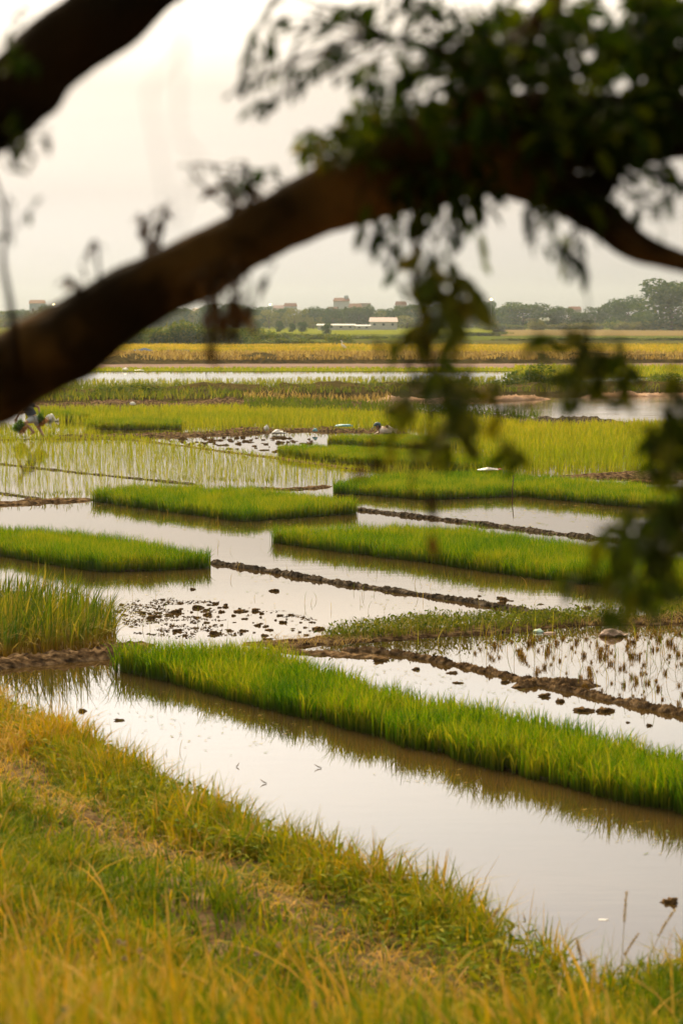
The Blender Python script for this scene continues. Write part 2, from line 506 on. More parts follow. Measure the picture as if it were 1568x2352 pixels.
strip('far_meadow', -900, 2500, 797, 742, M['strip_green'], .02, 'far green meadow below the tree line')
strip('pale_field', 1130, 2500, 771, 757, M['strip_pale'], .06, 'pale tan field in front of the far trees on the right')
strip('pale_field', -600, 1160, 768, 756, M['strip_lime'], .06, 'pale green field in front of the village')
strip('green_field', 1020, 2500, 781, 773, M['strip_green'], .08, 'narrow green field strip on the right')
strip('olive_field', 780, 2500, 789, 782, M['strip_olive'], .10, 'narrow olive field strip on the right')
strip('pond_strip', 1290, 2100, 795.5, 790.5, M['water'], .12, 'thin bright strip of water beyond the golden field')
strip('olive_field', 820, 2500, 800, 796.5, M['strip_olive'], .14, 'dark olive field edge behind the golden field')
_, p_gold = strip('golden_field', -700, 2500, 822, 798, M['strip_gold'], .10, 'golden field of ripe rice across the plain')
strip('mud_field', -700, 2500, 846, 831, M['pale_mud'], .012, 'pinkish brown strip of bare wet mud')
_, p_lime1 = strip('lime_field', -700, 1190, 853, 845, M['strip_lime'], .016, 'bright yellow green strip of young rice beyond the water')
_, p_lime2 = strip('lime_field', 1180, 2500, 866, 841, M['strip_lime'], .02, 'bright yellow green strip of young rice on the far right')

def lod_w(P, k=.55, lo=.004):
    """blade width that stays just visible at its distance"""
    d = np.hypot(P[:, 0], P[:, 1])
    return np.maximum(lo, d / 2419 * k)

def crop(name, poly, dens, h, mat, label, cat, wk=.55, lean=(.1, .5), tint=(0, 1), z=0, seg=2, n_per=1, patch=0, hn=0):
    P = scatter(poly, dens, vis=260)
    if n_per > 1:
        P = np.repeat(P, n_per, 0)
        d = np.hypot(P[:, 0], P[:, 1])
        P[:, :2] += RNG.normal(size=(len(P), 2)) * .022
    P[:, 2] = z
    n = len(P)
    nz = vnoise(P, .25, 3) if patch else 0
    T = np.clip(RNG.uniform(*tint, n) + patch * (nz - .5 if patch else 0), 0, 1)
    H = h * RNG.uniform(.7, 1.15, n)
    if hn: H *= 1 + hn * (vnoise(P, .6, 8) - .5)
    o = blades(name, P, H, lod_w(P, wk), RNG.uniform(0, 6.283, n), RNG.uniform(*lean, n), T, mat, seg=seg)
    return stuff(o, label, cat)

crop('ripe_rice', p_gold, 16, .40, M['golden'], 'standing ripe golden rice across the plain', 'rice', wk=1.6, z=.1, patch=1.0, hn=.4)
crop('young_rice', p_lime1, 8, .14, M['paddy'], 'bright young rice in a narrow strip beyond the water', 'rice', wk=1.1, z=.016, patch=.5)
crop('young_rice', p_lime2, 10, .2, M['paddy'], 'bright young rice on the far right beyond the shrubs', 'rice', wk=1.1, z=.02, patch=.5)
hedge_strip = [((1160, 776), (2300, 775), 150), ((1020, 786), (2300, 785), 110)]

# ---- earth ridges (structure)
def bund(name, px, width, height, mat, label, seed, **kw):
    return structure(ridge(name, GP(px), width, height, mat, seed, **kw), label, 'earth bank')

bund('dry_bund', [(-500, 834), (500, 834), (1100, 833), (2300, 832)], 7.000, 0.450, M['soil'], 'low bund under dry brown grass below the golden field', 1, step=1.2, nz=.3)
bund('green_bund', [(-300, 911), (200, 911), (560, 906), (950, 904), (1400, 903), (2100, 902)], 5.000, 0.320, M['soil'], 'weedy bund across the middle distance', 2, step=.6, nz=.4)
bund('mud_bund', [(-200, 940), (160, 936), (400, 934), (600, 934), (780, 940), (960, 950)], 2.200, 0.168, M['mud'], 'brown mud bund behind the left seedling beds', 3, step=.35, nz=.7)
bund('dark_bund', [(940, 952), (1100, 962), (1230, 972), (1380, 977), (1500, 976)], 1.800, 0.140, M['dark_mud'], 'dark mud bund below the rippled water', 4, step=.3, nz=.8)
bund('bag_bank', [(842, 922), (1000, 921), (1180, 919), (1255, 917)], .8, .12, M['tarp'], 'pinkish sandy bank beside the rippled water', 5, step=.22, nz=.9, flatness=.5)
bund('bag_bank', [(1330, 914), (1450, 911), (1700, 908)], .8, .12, M['tarp'], 'pinkish sandy bank on the far side of the rippled water', 6, step=.22, nz=.9, flatness=.5)
bund('paddy_bund', [(90, 1008), (250, 1004), (400, 1001), (520, 996), (610, 990), (700, 988), (850, 990), (930, 996)], 0.984, 0.066, M['mud'], 'brown bund behind the muddy paddy', 7, step=.2, nz=.8)
bund('paddy_edge', [(-60, 1012), (180, 1007), (300, 1010), (420, 1024), (520, 1038), (640, 1053), (850, 1082)], 0.246, 0.020, M['mud'], 'thin mud edge along the transplanted paddy', 8, step=.12, nz=.6)
bund('paddy_edge', [(-60, 1060), (0, 1066), (200, 1088), (330, 1101), (450, 1113)], 0.164, 0.020, M['dark_mud'], 'thin dark mud line through the transplanted paddy', 9, step=.1, nz=.6)
bund('paddy_edge', [(-80, 1140), (0, 1133), (60, 1142), (110, 1149)], 0.164, 0.020, M['dark_mud'], 'thin dark mud line at the left edge', 10, step=.08, nz=.6)
bund('mud_bund', [(-150, 1166), (0, 1160), (110, 1152), (225, 1148)], 0.492, 0.046, M['mud'], 'brown mud bund left of the middle seedling bed', 11, step=.08, nz=.8)
bund('mud_bund', [(585, 1121), (660, 1125), (765, 1117)], 0.287, 0.030, M['mud'], 'short lumpy mud bund behind the middle seedling bed', 12, step=.06, nz=.9)
bund('mud_bund', [(1270, 1094), (1400, 1094), (1500, 1092), (1700, 1096)], 1.066, 0.066, M['mud'], 'reddish mud bund behind the right seedling bed', 13, step=.12, nz=.7)
bund('mud_line', [(818, 1171), (980, 1190), (1130, 1208), (1264, 1225), (1420, 1243), (1568, 1257), (1750, 1275)], 0.139, 0.036, M['dark_mud'], 'dark mud line beyond the long middle bed', 14, step=.04, nz=.8)
bund('mud_line', [(483, 1293), (600, 1310), (784, 1341), (930, 1362), (1084, 1385), (1224, 1408), (1330, 1420)], 0.123, 0.033, M['dark_mud'], 'dark mud line crossing the bright flooded plot', 15, step=.035, nz=.9)
bund('mud_line', [(784, 1492), (924, 1504), (1084, 1535), (1234, 1572), (1384, 1604), (1568, 1642), (1750, 1680)], 0.123, 0.033, M['mud'], 'lumpy mud line between stubble and the near bed', 16, step=.03, nz=1.0)
bund('mud_line', [(1380, 1575), (1240, 1570), (1180, 1580)], 0.164, 0.040, M['mud'], 'short mud heap beside the stubble plot', 17, step=.03, nz=1.0)
bund('weed_bund', [(560, 1478), (660, 1480), (784, 1468), (960, 1452), (1100, 1443), (1300, 1430), (1568, 1420), (1800, 1408)], 0.656, 0.040, M['mud'], 'weedy mud bund behind the stubble plot', 18, step=.05, nz=.9)
bund('mud_bund', [(-160, 1545), (0, 1527), (120, 1516), (230, 1508), (300, 1486), (330, 1478)], 0.492, 0.073, M['mud'], 'lumpy brown mud bank below the tall reeds', 19, step=.035, nz=1.0)
bund('mud_flat', [(600, 1490), (700, 1500), (800, 1505), (900, 1512)], 0.287, 0.020, M['mud'], 'wet mud flat at the end of the weedy bund', 20, step=.03, nz=1.0)

# ---- rippled open water on the right
structure(flat('canal_water', GP([(1040, 955), (1140, 928), (1300, 914), (1800, 908), (2400, 905), (2400, 972), (1500, 972), (1250, 966)], .015), .015, M['ripple']),
          'brown rippled open water on the right', 'water')
# dense fields in the middle distance
def field(name, px, mat, z, label):
    return structure(flat(name, GP(px, z), z, mat), label, 'field')
M['wet_green'] = noise_mat('wet_young_rice_floor', [(.35, (.13, .125, .03)), (.65, (.20, .18, .04))], scale=.6, rough=(.15, .5), bump=.2, bscale=5)

pK = GP([(60, 968), (60, 944), (600, 938), (950, 952), (1250, 979), (1050, 990), (700, 978), (420, 980)])
crop('young_rice', pK, 45, .24, M['paddy'], 'dense yellow green young rice below the mud bund', 'rice', wk=.75, patch=.5, n_per=2)
pK2 = GP([(420, 990), (420, 972), (700, 972), (900, 982), (850, 986), (620, 984)])
crop('young_rice', pK2, 18, .18, M['paddy'], 'sparse young rice standing in bright water by the brown bund', 'rice', wk=.5, n_per=2)
pR = GP([(960, 1004), (1100, 985), (1400, 981), (1600, 977), (1900, 974), (1900, 1076), (1568, 1079), (1190, 1083), (1100, 1050)])
crop('young_rice', pR, 60, .27, M['paddy'], 'dense yellow green young rice field on the right', 'rice', wk=.75, patch=.7, n_per=2)
pR2 = GP([(820, 1092), (870, 1072), (1100, 1082), (1500, 1083), (1420, 1090), (1190, 1096)])
crop('young_rice', pR2, 22, .2, M['paddy'], 'sparse young rice in bright water behind the right beds', 'rice', wk=.5, n_per=2)
# sparse transplants
crop('transplanted_rice', GP([(-200, 890), (-200, 874), (500, 872), (1000, 866), (1180, 866), (1000, 892), (600, 892)]), 5.5, .14, M['paddy'],
     'rows of pale sparse rice seedlings in the far water', 'rice', wk=.6, n_per=3)
crop('transplanted_rice', GP([(-100, 1010), (-100, 972), (200, 985), (240, 1002)]), 22, .2, M['paddy'],
     'sparse rice seedlings around the walking person', 'rice', wk=.5, n_per=3)

def planted(name, poly, gap, h, label, per=6, seed=3):
    """hand planted clumps in loose rows"""
    rng = np.random.default_rng(seed)
    a = np.array([(p[0], p[1]) for p in poly])
    lo, hi = a.min(0), a.max(0)
    gx, gy = np.meshgrid(np.arange(lo[0], hi[0], gap), np.arange(lo[1], hi[1], gap * 1.25))
    P = np.stack([gx.ravel(), gy.ravel(), np.zeros(gx.size)], 1)
    P[:, 0] += (P[:, 1] - lo[1]) * .06
    P[:, :2] += rng.normal(size=(len(P), 2)) * gap * .24
    P = P[in_poly(P, poly)]
    u, v = proj(P); P = P[(u > -260) & (u < 1830)]
    P = P[rng.random(len(P)) > .06 + .25 * np.clip((vnoise(P, .7, 19) - .55) * 3, 0, 1)]
    n = len(P)
    ht = np.repeat(h * rng.uniform(.7, 1.2, n), per)
    tt = np.repeat(rng.uniform(0, .8, n), per) + rng.uniform(-.1, .25, n * per)
    P = np.repeat(P, per, 0)
    P[:, :2] += rng.normal(size=(len(P), 2)) * .012
    V, Q, T, Al = blade_arrays(P, ht * rng.uniform(.7, 1, len(P)), lod_w(P, .30, .005), rng.uniform(0, 6.28, len(P)), rng.uniform(.05, .45, len(P)), np.clip(tt, 0, 1), seg=2, rng=rng)
    return stuff(np_obj(name, V, Q, M['paddy'], attrs={'tint': T, 'along': Al}), label, 'rice')

planted('transplanted_rice', GP([(-250, 1014), (180, 1009), (300, 1012), (420, 1027), (520, 1040), (640, 1056), (850, 1084), (770, 1112), (600, 1118), (460, 1110), (330, 1098), (200, 1085), (0, 1063), (-250, 1035)]),
        .15, .23, 'rows of transplanted rice standing in bright water', per=3)
planted('transplanted_rice', GP([(-250, 1045), (0, 1069), (200, 1091), (330, 1104), (425, 1113), (215, 1145), (110, 1147), (60, 1138), (0, 1128), (-250, 1110)]),
        .17, .23, 'nearer rows of transplanted rice left of the middle bed', per=3, seed=5)

# ---- seedling beds: each a thing of its own
def make_bed(label, front, back, h, mat, lai=4.2, seed=0, w0=.0075, z0=0, hvar=.2, wk=.5):
    rng = np.random.default_rng(seed + 100)
    poly = GP(front) + GP(back, h * .9)
    c = sum((Vector((p[0], p[1], 0)) for p in poly), Vector()) / len(poly)
    root = empty('seedling_bed', (c.x, c.y, 0))
    tag(root, label, 'seedling bed', 'beds of dense green rice seedlings')
    vs = [Vector((p[0], p[1], 0)) for p in poly]
    sgn = sum(vs[i - 1].x * vs[i].y - vs[i].x * vs[i - 1].y for i in range(len(vs)))
    inner = []
    for i in range(len(vs)):
        d1 = (vs[i] - vs[i - 1]).normalized(); d2 = (vs[(i + 1) % len(vs)] - vs[i]).normalized()
        t_ = (d1 + d2).normalized(); nrm = Vector((-t_.y, t_.x, 0)) * (1 if sgn > 0 else -1)
        inner.append(vs[i] + nrm * .09)
    bm = bmesh.new()
    top = [bm.verts.new((p.x - c.x, p.y - c.y, .012)) for p in inner]
    low = [bm.verts.new((p.x - c.x, p.y - c.y, -.05)) for p in inner]
    bm.faces.new(top)
    for i in range(len(top)):
        bm.faces.new((low[i - 1], low[i], top[i], top[i - 1]))
    bmesh.ops.recalc_face_normals(bm, faces=bm.faces)
    bm_obj('mud_base', bm, M['dark_mud'], root, smooth=False)
    dist = math.hypot(c.x, c.y)
    w = max(w0, dist / 2419 * wk)
    dens = lai / (h * w * .62)
    P = scatter(poly, dens, rng=rng, vis=300, cap=160000)
    # ragged outline
    P[:, :2] += rng.normal(size=(len(P), 2)) * .010
    P[:, :2] += (np.stack([vnoise(P, 4, seed + 20), vnoise(P, 4, seed + 30)], 1) - .5) * .11
    P -= np.array([c.x, c.y, 0])
    P[:, 2] = .0
    n = len(P)
    hh = h * (1 + hvar * (vnoise(P, 1.1, seed) - .5) + .42 * (vnoise(P, 7, seed + 2) - .5)) * rng.uniform(.58, 1.2, n)
    T = np.clip(.10 + rng.beta(1.5, 1.6, n) + .55 * (vnoise(P, 2.0, seed + 4) - .5) + .35 * (vnoise(P, 11, seed + 6) - .5), 0, 1)
    V, Q, T, Al = blade_arrays(P, hh, w * rng.uniform(.7, 1.25, n), rng.uniform(0, 6.283, n), rng.uniform(.05, .8, n) ** 1.2, T, seg=3, curve=2.6, rng=rng)
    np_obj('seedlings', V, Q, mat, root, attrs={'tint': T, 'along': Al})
    return root

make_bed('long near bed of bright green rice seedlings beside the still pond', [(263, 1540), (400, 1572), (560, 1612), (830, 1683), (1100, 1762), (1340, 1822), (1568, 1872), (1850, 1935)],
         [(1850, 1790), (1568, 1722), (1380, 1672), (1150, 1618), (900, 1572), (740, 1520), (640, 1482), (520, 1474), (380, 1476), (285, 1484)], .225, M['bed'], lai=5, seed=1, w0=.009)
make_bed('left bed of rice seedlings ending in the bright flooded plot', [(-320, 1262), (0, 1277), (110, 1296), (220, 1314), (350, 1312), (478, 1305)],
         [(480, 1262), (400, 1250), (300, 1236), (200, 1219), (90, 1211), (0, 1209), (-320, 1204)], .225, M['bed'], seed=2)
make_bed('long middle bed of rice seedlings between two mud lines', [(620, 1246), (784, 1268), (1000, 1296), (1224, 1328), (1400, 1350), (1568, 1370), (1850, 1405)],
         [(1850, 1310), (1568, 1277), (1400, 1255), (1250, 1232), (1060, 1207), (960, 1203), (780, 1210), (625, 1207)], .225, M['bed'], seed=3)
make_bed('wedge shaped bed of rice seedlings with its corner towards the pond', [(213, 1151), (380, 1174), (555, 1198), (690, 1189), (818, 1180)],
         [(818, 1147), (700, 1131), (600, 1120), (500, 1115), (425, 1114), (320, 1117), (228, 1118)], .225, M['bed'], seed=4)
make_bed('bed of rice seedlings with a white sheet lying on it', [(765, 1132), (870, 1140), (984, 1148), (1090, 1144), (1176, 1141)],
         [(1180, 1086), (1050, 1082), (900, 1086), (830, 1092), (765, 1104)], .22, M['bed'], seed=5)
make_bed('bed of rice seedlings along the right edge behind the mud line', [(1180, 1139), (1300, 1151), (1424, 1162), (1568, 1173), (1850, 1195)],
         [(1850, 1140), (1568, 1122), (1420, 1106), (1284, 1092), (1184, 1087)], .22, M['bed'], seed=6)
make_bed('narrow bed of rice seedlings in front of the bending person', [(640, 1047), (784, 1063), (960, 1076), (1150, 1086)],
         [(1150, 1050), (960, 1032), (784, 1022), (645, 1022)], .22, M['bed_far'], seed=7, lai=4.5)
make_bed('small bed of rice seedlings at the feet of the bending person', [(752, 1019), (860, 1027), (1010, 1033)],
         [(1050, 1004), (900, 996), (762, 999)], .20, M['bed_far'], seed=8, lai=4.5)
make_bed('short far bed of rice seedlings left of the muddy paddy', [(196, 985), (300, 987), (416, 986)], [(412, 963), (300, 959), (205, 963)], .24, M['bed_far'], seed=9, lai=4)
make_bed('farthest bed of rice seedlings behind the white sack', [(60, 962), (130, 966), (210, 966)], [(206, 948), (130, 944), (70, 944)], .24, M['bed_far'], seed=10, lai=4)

# ================================================================== GRASSY BANK (foreground)
EDGE = GP([(-900, 1470), (-500, 1515), (-200, 1575), (0, 1636), (65, 1668), (145, 1702), (235, 1744), (325, 1800), (415, 1843), (500, 1884), (635, 1952),
           (784, 2012), (934, 2066), (1054, 2102), (1134, 2160), (1234, 2206), (1300, 2248), (1350, 2285), (1420, 2292), (1568, 2262), (1800, 2235), (2600, 2240)])
BANK = [(p.x, p.y) for p in EDGE] + [(14, -12), (-30, -12), (-30, 20)]
E = np.array([(p.x, p.y) for p in EDGE])

def edge_dist(P):
    x = np.full(len(P), 1e9)
    for a, b in zip(E[:-1], E[1:]):
        d = b - a
        t = np.clip(((P[:, :2] - a) @ d) / (d @ d), 0, 1)
        q = a + t[:, None] * d
        x = np.minimum(x, np.hypot(*(P[:, :2] - q).T))
    return np.where(in_poly(P, BANK), x, -x)

def bank_z(P, s=None):
    s = edge_dist(P) if s is None else s
    z = 1.42 * np.clip(s / 6.3, 0, 1) ** 1.55 + np.minimum(s, 0) * .5
    return z + (vnoise(P, .9, 5) - .5) * .16 * np.clip(s / 1.2, 0, 1) + (vnoise(P, 3.3, 6) - .5) * .06 * np.clip(s / .4, 0, 1) + np.where(s > 0, .03 * np.clip(s / .1, 0, 1), 0)

gx, gy = np.meshgrid(np.arange(-13, 9.01, .11), np.arange(-7, 25.01, .11))
GPT = np.stack([gx.ravel(), gy.ravel(), np.zeros(gx.size)], 1)
GPT[:, 2] = np.maximum(bank_z(GPT), -.3)
ny, nx = gx.shape
idx = np.arange(nx * ny).reshape(ny, nx)
Qb = np.stack([idx[:-1, :-1], idx[:-1, 1:], idx[1:, 1:], idx[1:, :-1]], -1).reshape(-1, 4)
structure(np_obj('grassy_bank', GPT, Qb, M['bank_soil'], smooth=True), 'sloping earth bank in the foreground under grass', 'bank')

rng = np.random.default_rng(21)
def bank_pts(dens, smin, smax, ylo=1560, yhi=2700):
    P = scatter([(-5, 3.6), (3.4, 3.6), (3.4, 12.5), (-1, 17), (-5.5, 22)], dens, rng=rng, cap=900000)
    s = edge_dist(P)
    k = (s > smin) & (s < smax)
    P, s = P[k], s[k]
    P[:, 2] = bank_z(P, s)
    u, v = proj(P)
    k = (u > -200) & (u < 1770) & (v < yhi)
    return P[k], s[k]

parts = []
# creeping short grass in clumps, thin on the dry band
P, s = bank_pts(2300, .0, 9)
dry = np.exp(-((s - .85 - .4 * (vnoise(P, .5, 2) - .5)) / .33) ** 2) * np.clip((vnoise(P, 1.3, 12) + .12) * 2.0, 0, 1)
cl = .55 * vnoise(P, 2.2, 31) + .45 * vnoise(P, 6.5, 32)
k = (rng.random(len(P)) > dry * .95) & (rng.random(len(P)) < np.clip((cl - .22) * 2.6, .06, 1))
P, s, dry, cl = P[k], s[k], dry[k], cl[k]
n = len(P)
u, v = proj(P)
T = np.clip(.16 + .12 * np.exp(-(s / .7) ** 2) + .42 * rng.random(n) + .5 * (cl - .5) - .05 + .3 * np.exp(-((u - 20) / 130) ** 2) * (v < 1800) + np.where(rng.random(n) < .12, .35, 0), 0, 1)
parts.append(blade_arrays(P, (.09 + .10 * rng.random(n)) * (.45 + 1.1 * cl) * (1 - .45 * dry) * (1 + .5 * np.exp(-((s - .25) / .35) ** 2)), .0095 * rng.uniform(.5, 1.4, n), rng.uniform(0, 6.283, n), rng.uniform(.15, 1.2, n), T, seg=3, rng=rng))
# dry matted straw
P, s = bank_pts(1300, .05, 5)
dry = np.exp(-((s - .85 - .4 * (vnoise(P, .5, 2) - .5)) / .34) ** 2) * np.clip((vnoise(P, 1.3, 12) + .12) * 2.0, 0, 1)
k = rng.random(len(P)) < .02 + dry * .42
P = P[k]; n = len(P)
parts.append(blade_arrays(P, .05 + .10 * rng.random(n), .007 * rng.uniform(.6, 1.3, n), rng.uniform(0, 6.283, n), rng.uniform(1.0, 2.6, n), np.where(rng.random(n) < .35, rng.uniform(0, .3, n), rng.uniform(.6, 1, n)), seg=3, rng=rng))
# tall stand on the upper bank: tufts of long blades
C, s = bank_pts(80, 1.7, 9)
g = np.clip((s - 1.6) / .8, .05, 1) * np.clip(vnoise(C, .9, 44) * 2.0, .25, 1)
k = rng.random(len(C)) < g
C, s = C[k], s[k]; nc = len(C)
per = 19
uc, vc = proj(C)
gold = .6 * vnoise(C, .8, 51) + .5 * rng.random(nc) - .13 + .30 * np.clip((900 - uc) / 700, 0, 1) * np.clip((vc - 1950) / 250, 0, 1)
az0 = rng.normal(2.3, .8, nc)
P = np.repeat(C, per, 0); n = len(P)
P[:, :2] += rng.normal(size=(n, 2)) * .045
T = np.clip(.14 + .52 * rng.random(n) + .8 * (np.repeat(gold, per) - .45) + np.where(rng.random(n) < .16, .32, 0), 0, .97)
parts.append(blade_arrays(P, np.repeat(.20 + .20 * rng.random(nc), per) * rng.uniform(.55, 1.15, n) * np.clip(.3 + (np.repeat(s, per) - 1.4) * .25, .4, 1.0), .0095 * rng.uniform(.5, 1.4, n), np.repeat(az0, per) + rng.normal(size=n) * .9, rng.uniform(.05, 1.0, n) ** 1.3, T, seg=4, rng=rng))
# a few long dry blades that stand out
P, s = bank_pts(16, 1.9, 9); n = len(P)
parts.append(blade_arrays(P, .34 + .2 * rng.random(n), .013 * rng.uniform(.6, 1.2, n), rng.normal(2.6, .9, n), rng.uniform(.25, 1.1, n), rng.uniform(.74, .9, n), seg=5, rng=rng))
# rank dark clump at the right corner of the bank
C = scatter(GP([(1400, 2300), (1568, 2268), (1760, 2245), (1760, 2420), (1500, 2440)], .08), 55, rng=rng)
P = np.repeat(C, 22, 0); n = len(P)
P[:, :2] += rng.normal(size=(n, 2)) * .05
P[:, 2] = bank_z(P)
parts.append(blade_arrays(P, .12 + .14 * rng.random(n), .009 * rng.uniform(.6, 1.3, n), rng.uniform(0, 6.283, n), rng.uniform(.1, .9, n), np.clip(.02 + .4 * rng.random(n) + np.where(rng.random(n) < .1, .4, 0), 0, 1), seg=4, rng=rng))
# fringe stems at the water
P, s = bank_pts(420, -.08, .5)
n = len(P)
parts.append(blade_arrays(P, .10 + .26 * rng.random(n) ** 2, .004 * rng.uniform(.7, 1.3, n), rng.uniform(0, 6.283, n), rng.uniform(.1, .8, n), np.clip(.3 + .5 * rng.random(n), 0, 1), seg=3, rng=rng))
V, Q, T, Al = join(parts)
stuff(np_obj('bank_grass', V, Q, M['bank'], attrs={'tint': T, 'along': Al}), 'thick green and golden grass over the foreground bank', 'grass')
# leafy creeper among the edge grass
P, s = bank_pts(900, .02, .6)
n = len(P)
P[:, 2] += .02 + .13 * rng.random(n)
V, Q, T, Al = leaf_arrays(P, np.stack([rng.normal(size=n), rng.normal(size=n), rng.uniform(-.2, .8, n)], 1), np.stack([rng.normal(size=n) * .4, rng.normal(size=n) * .4, np.ones(n)], 1),
                          rng.uniform(.03, .075, n), np.clip(.2 + .4 * rng.random(n), 0, 1), width=.8, rng=rng)
stuff(np_obj('bank_creeper', V, Q, M['bank'], attrs={'tint': T, 'along': Al}), 'low leafy creeper along the edge of the bank', 'ground cover')

M['dry_stalk'] = plain('dry_stalk', (.34, .24, .06), .8)
# seed heads on stalks: countable, each a thing of its own
def make_seed_stalk(h, bend, seed):
    r = random.Random(seed)
    bm_t = Tubes()
    pts = [Vector((bend * (i / 6) ** 2 * h, 0, h * i / 6)) for i in range(7)]
    bm_t.add(pts, [.0022 - .0002 * i for i in range(7)], sides=5)
    return pts, bm_t
stalk_px = [(30, 2290, .34, .5), (75, 2215, .3, -.4), (470, 2060, .36, .25), (545, 2010, .3, .3), (705, 2230, .34, .1), (905, 2120, .32, -.1), (1085, 2190, .24, .5), (1345, 2330, .36, -.12), (1400, 2310, .34, .35),
            (1425, 2290, .5, .04), (1470, 2290, .42, .35), (1530, 2280, .46, .5), (640, 2330, .26, .8), (250, 2300, .28, -.3), (150, 2330, .26, .2), (60, 2350, .24, .3), (420, 2350, .28, -.2)]
for i, (px, py, h, b) in enumerate(stalk_px):
    # where the view ray meets the bank
    d0 = None
    for d in np.arange(4.0, 20, .05):
        q = A(px, py, d)
        if q.z < bank_z(np.array([[q.x, q.y, 0]]))[0] + .02:
            d0 = q; break
    if d0 is None: continue
    zb = float(bank_z(np.array([[d0.x, d0.y, 0]]))[0])
    root = empty('seed_stalk', (d0.x, d0.y, zb - .02))
    tag(root, 'thin grass stalk with a fuzzy seed head on the foreground bank', 'grass stalk', 'seed stalks on the bank')
    pts, t = make_seed_stalk(h, b, i)
    t.obj('stalk', M['dry_stalk'], root)
    n = 160
    tt = rng.uniform(.72, 1.0, n)
    C = np.array([[b * q ** 2 * h, 0, h * q] for q in tt])
    a2 = rng.uniform(0, 6.283, n)
    C += np.stack([np.cos(a2), np.sin(a2), np.zeros(n)], 1) * .0012
    D = np.stack([np.cos(a2) * .7, np.sin(a2) * .7, np.ones(n)], 1)
    V, Q, T, Al = leaf_arrays(C, D, unit(n, rng), rng.uniform(.007, .013, n), rng.uniform(.3, .8, n), width=.6, rng=rng)
    np_obj('seed_head', V, Q, M['dry'], root, attrs={'tint': T, 'along': Al})

# pale fluffy seed balls low in the near corner
M['fluff'] = plain('seed_fluff', (.55, .40, .30), .9)
fl = np.random.default_rng(9)
for i in range(16):
    px, py = fl.uniform(-10, 330), fl.uniform(2130, 2360)
    if i > 10: px, py = [(640, 2165), (590, 2185), (470, 2260), (610, 2240), (720, 2300)][i - 11]
    hit = None
    for d in np.arange(4.0, 16, .04):
        q = A(px, py, d)
        if q.z < float(bank_z(np.array([[q.x, q.y, 0]]))[0]) + .22: hit = q; break
    if hit is None: continue
    zb = float(bank_z(np.array([[hit.x, hit.y, 0]]))[0])
    root = empty('fluffy_weed', (hit.x, hit.y, zb - .01))
    tag(root, 'thin weed stem with a pale fluffy seed ball in the foreground grass', 'weed', 'fluffy weeds on the bank')
    hh = hit.z - zb
    t = Tubes(); t.add([Vector((0, 0, 0)), Vector((.01, 0, hh * .5)), Vector((0, 0, hh))], [.002, .0018, .0015], sides=5); t.obj('stem', M['dry_stalk'], root)
    C = np.zeros((60, 3)); C[:, 2] = hh
    u3 = unit(60, fl)
    V, Q, T, Al = leaf_arrays(C, u3, unit(60, fl), .013 * fl.uniform(.7, 1.2, 60), fl.uniform(.5, 1, 60), width=1.2, rng=fl)
    np_obj('seed_ball', V, Q, M['fluff'], root, attrs={'tint': T, 'along': Al})

# ================================================================== REEDS, WEEDS ON BUNDS
rp = GP([(-260, 1500), (-100, 1505), (60, 1512), (180, 1500), (268, 1478), (262, 1440), (160, 1425), (60, 1412), (-260, 1400)])
P = scatter(rp, 420, rng=rng, vis=260); n = len(P)
u, v = proj(P)
cl = vnoise(P, 3, 14)
hh = (.31 + .23 * rng.random(n)) * (.65 + .6 * cl) * np.clip(1.1 - np.clip(u - 120, 0, 200) / 420, .5, 1.1)
az = rng.normal(.4, 1.2, n)
T = np.clip(.36 + .8 * (rng.random(n) - .45) + .4 * (vnoise(P, 2, 5) - .5), 0, 1)
pa = [blade_arrays(P, hh, .014 * rng.uniform(.5, 1.3, n), az, rng.uniform(.05, .75, n) ** 1.3, T, seg=4, rng=rng)]
P2 = P[rng.random(n) < .5]; n2 = len(P2)
pa.append(blade_arrays(P2, .25 + .2 * rng.random(n2), .011, rng.uniform(0, 6.283, n2), rng.uniform(.8, 2.0, n2), rng.uniform(.55, 1, n2), seg=4, rng=rng))
V, Q, T, Al = join(pa)
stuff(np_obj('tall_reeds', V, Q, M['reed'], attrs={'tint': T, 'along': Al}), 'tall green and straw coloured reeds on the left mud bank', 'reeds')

def weeds(name, px, dens, h, mat, label, wk=.55, leafn=0, tint=(0, 1), hn=.8, lean=(.1, 1.0), zoff=.03, leafl=.05, cat='weeds'):
    poly = GP(px)
    P = scatter(poly, dens, rng=rng, vis=260); n = len(P)
    P[:, 2] = zoff
    nz = vnoise(P, 1.3 if h < .5 else .3, 77)
    nz2 = vnoise(P, 4, 78)
    H = h * (.35 + hn * nz + .35 * nz2) * rng.uniform(.5, 1.1, n)
    pa = [blade_arrays(P, H, lod_w(P, wk, .005), rng.uniform(0, 6.283, n), rng.uniform(*lean, n), np.clip(rng.uniform(*tint, n) + .5 * (nz - .5), 0, 1), seg=3, rng=rng)]
    if leafn:
        k = rng.integers(0, n, leafn * n // 2)
        B = P[k].copy(); B[:, :2] += rng.normal(size=(len(B), 2)) * .05
        B[:, 2] += H[k] * rng.uniform(.1, .9, len(k))
        m = len(B)
        pa.append(leaf_arrays(B, unit(m, rng) + np.array([0, 0, .3]), unit(m, rng) + np.array([0, 0, .8]), leafl * rng.uniform(.6, 1.3, m), rng.uniform(*tint, m) * .8, width=1.1, rng=rng))
    V, Q, T, Al = join(pa)
    return stuff(np_obj(name, V, Q, mat, attrs={'tint': T, 'along': Al}), label, cat)

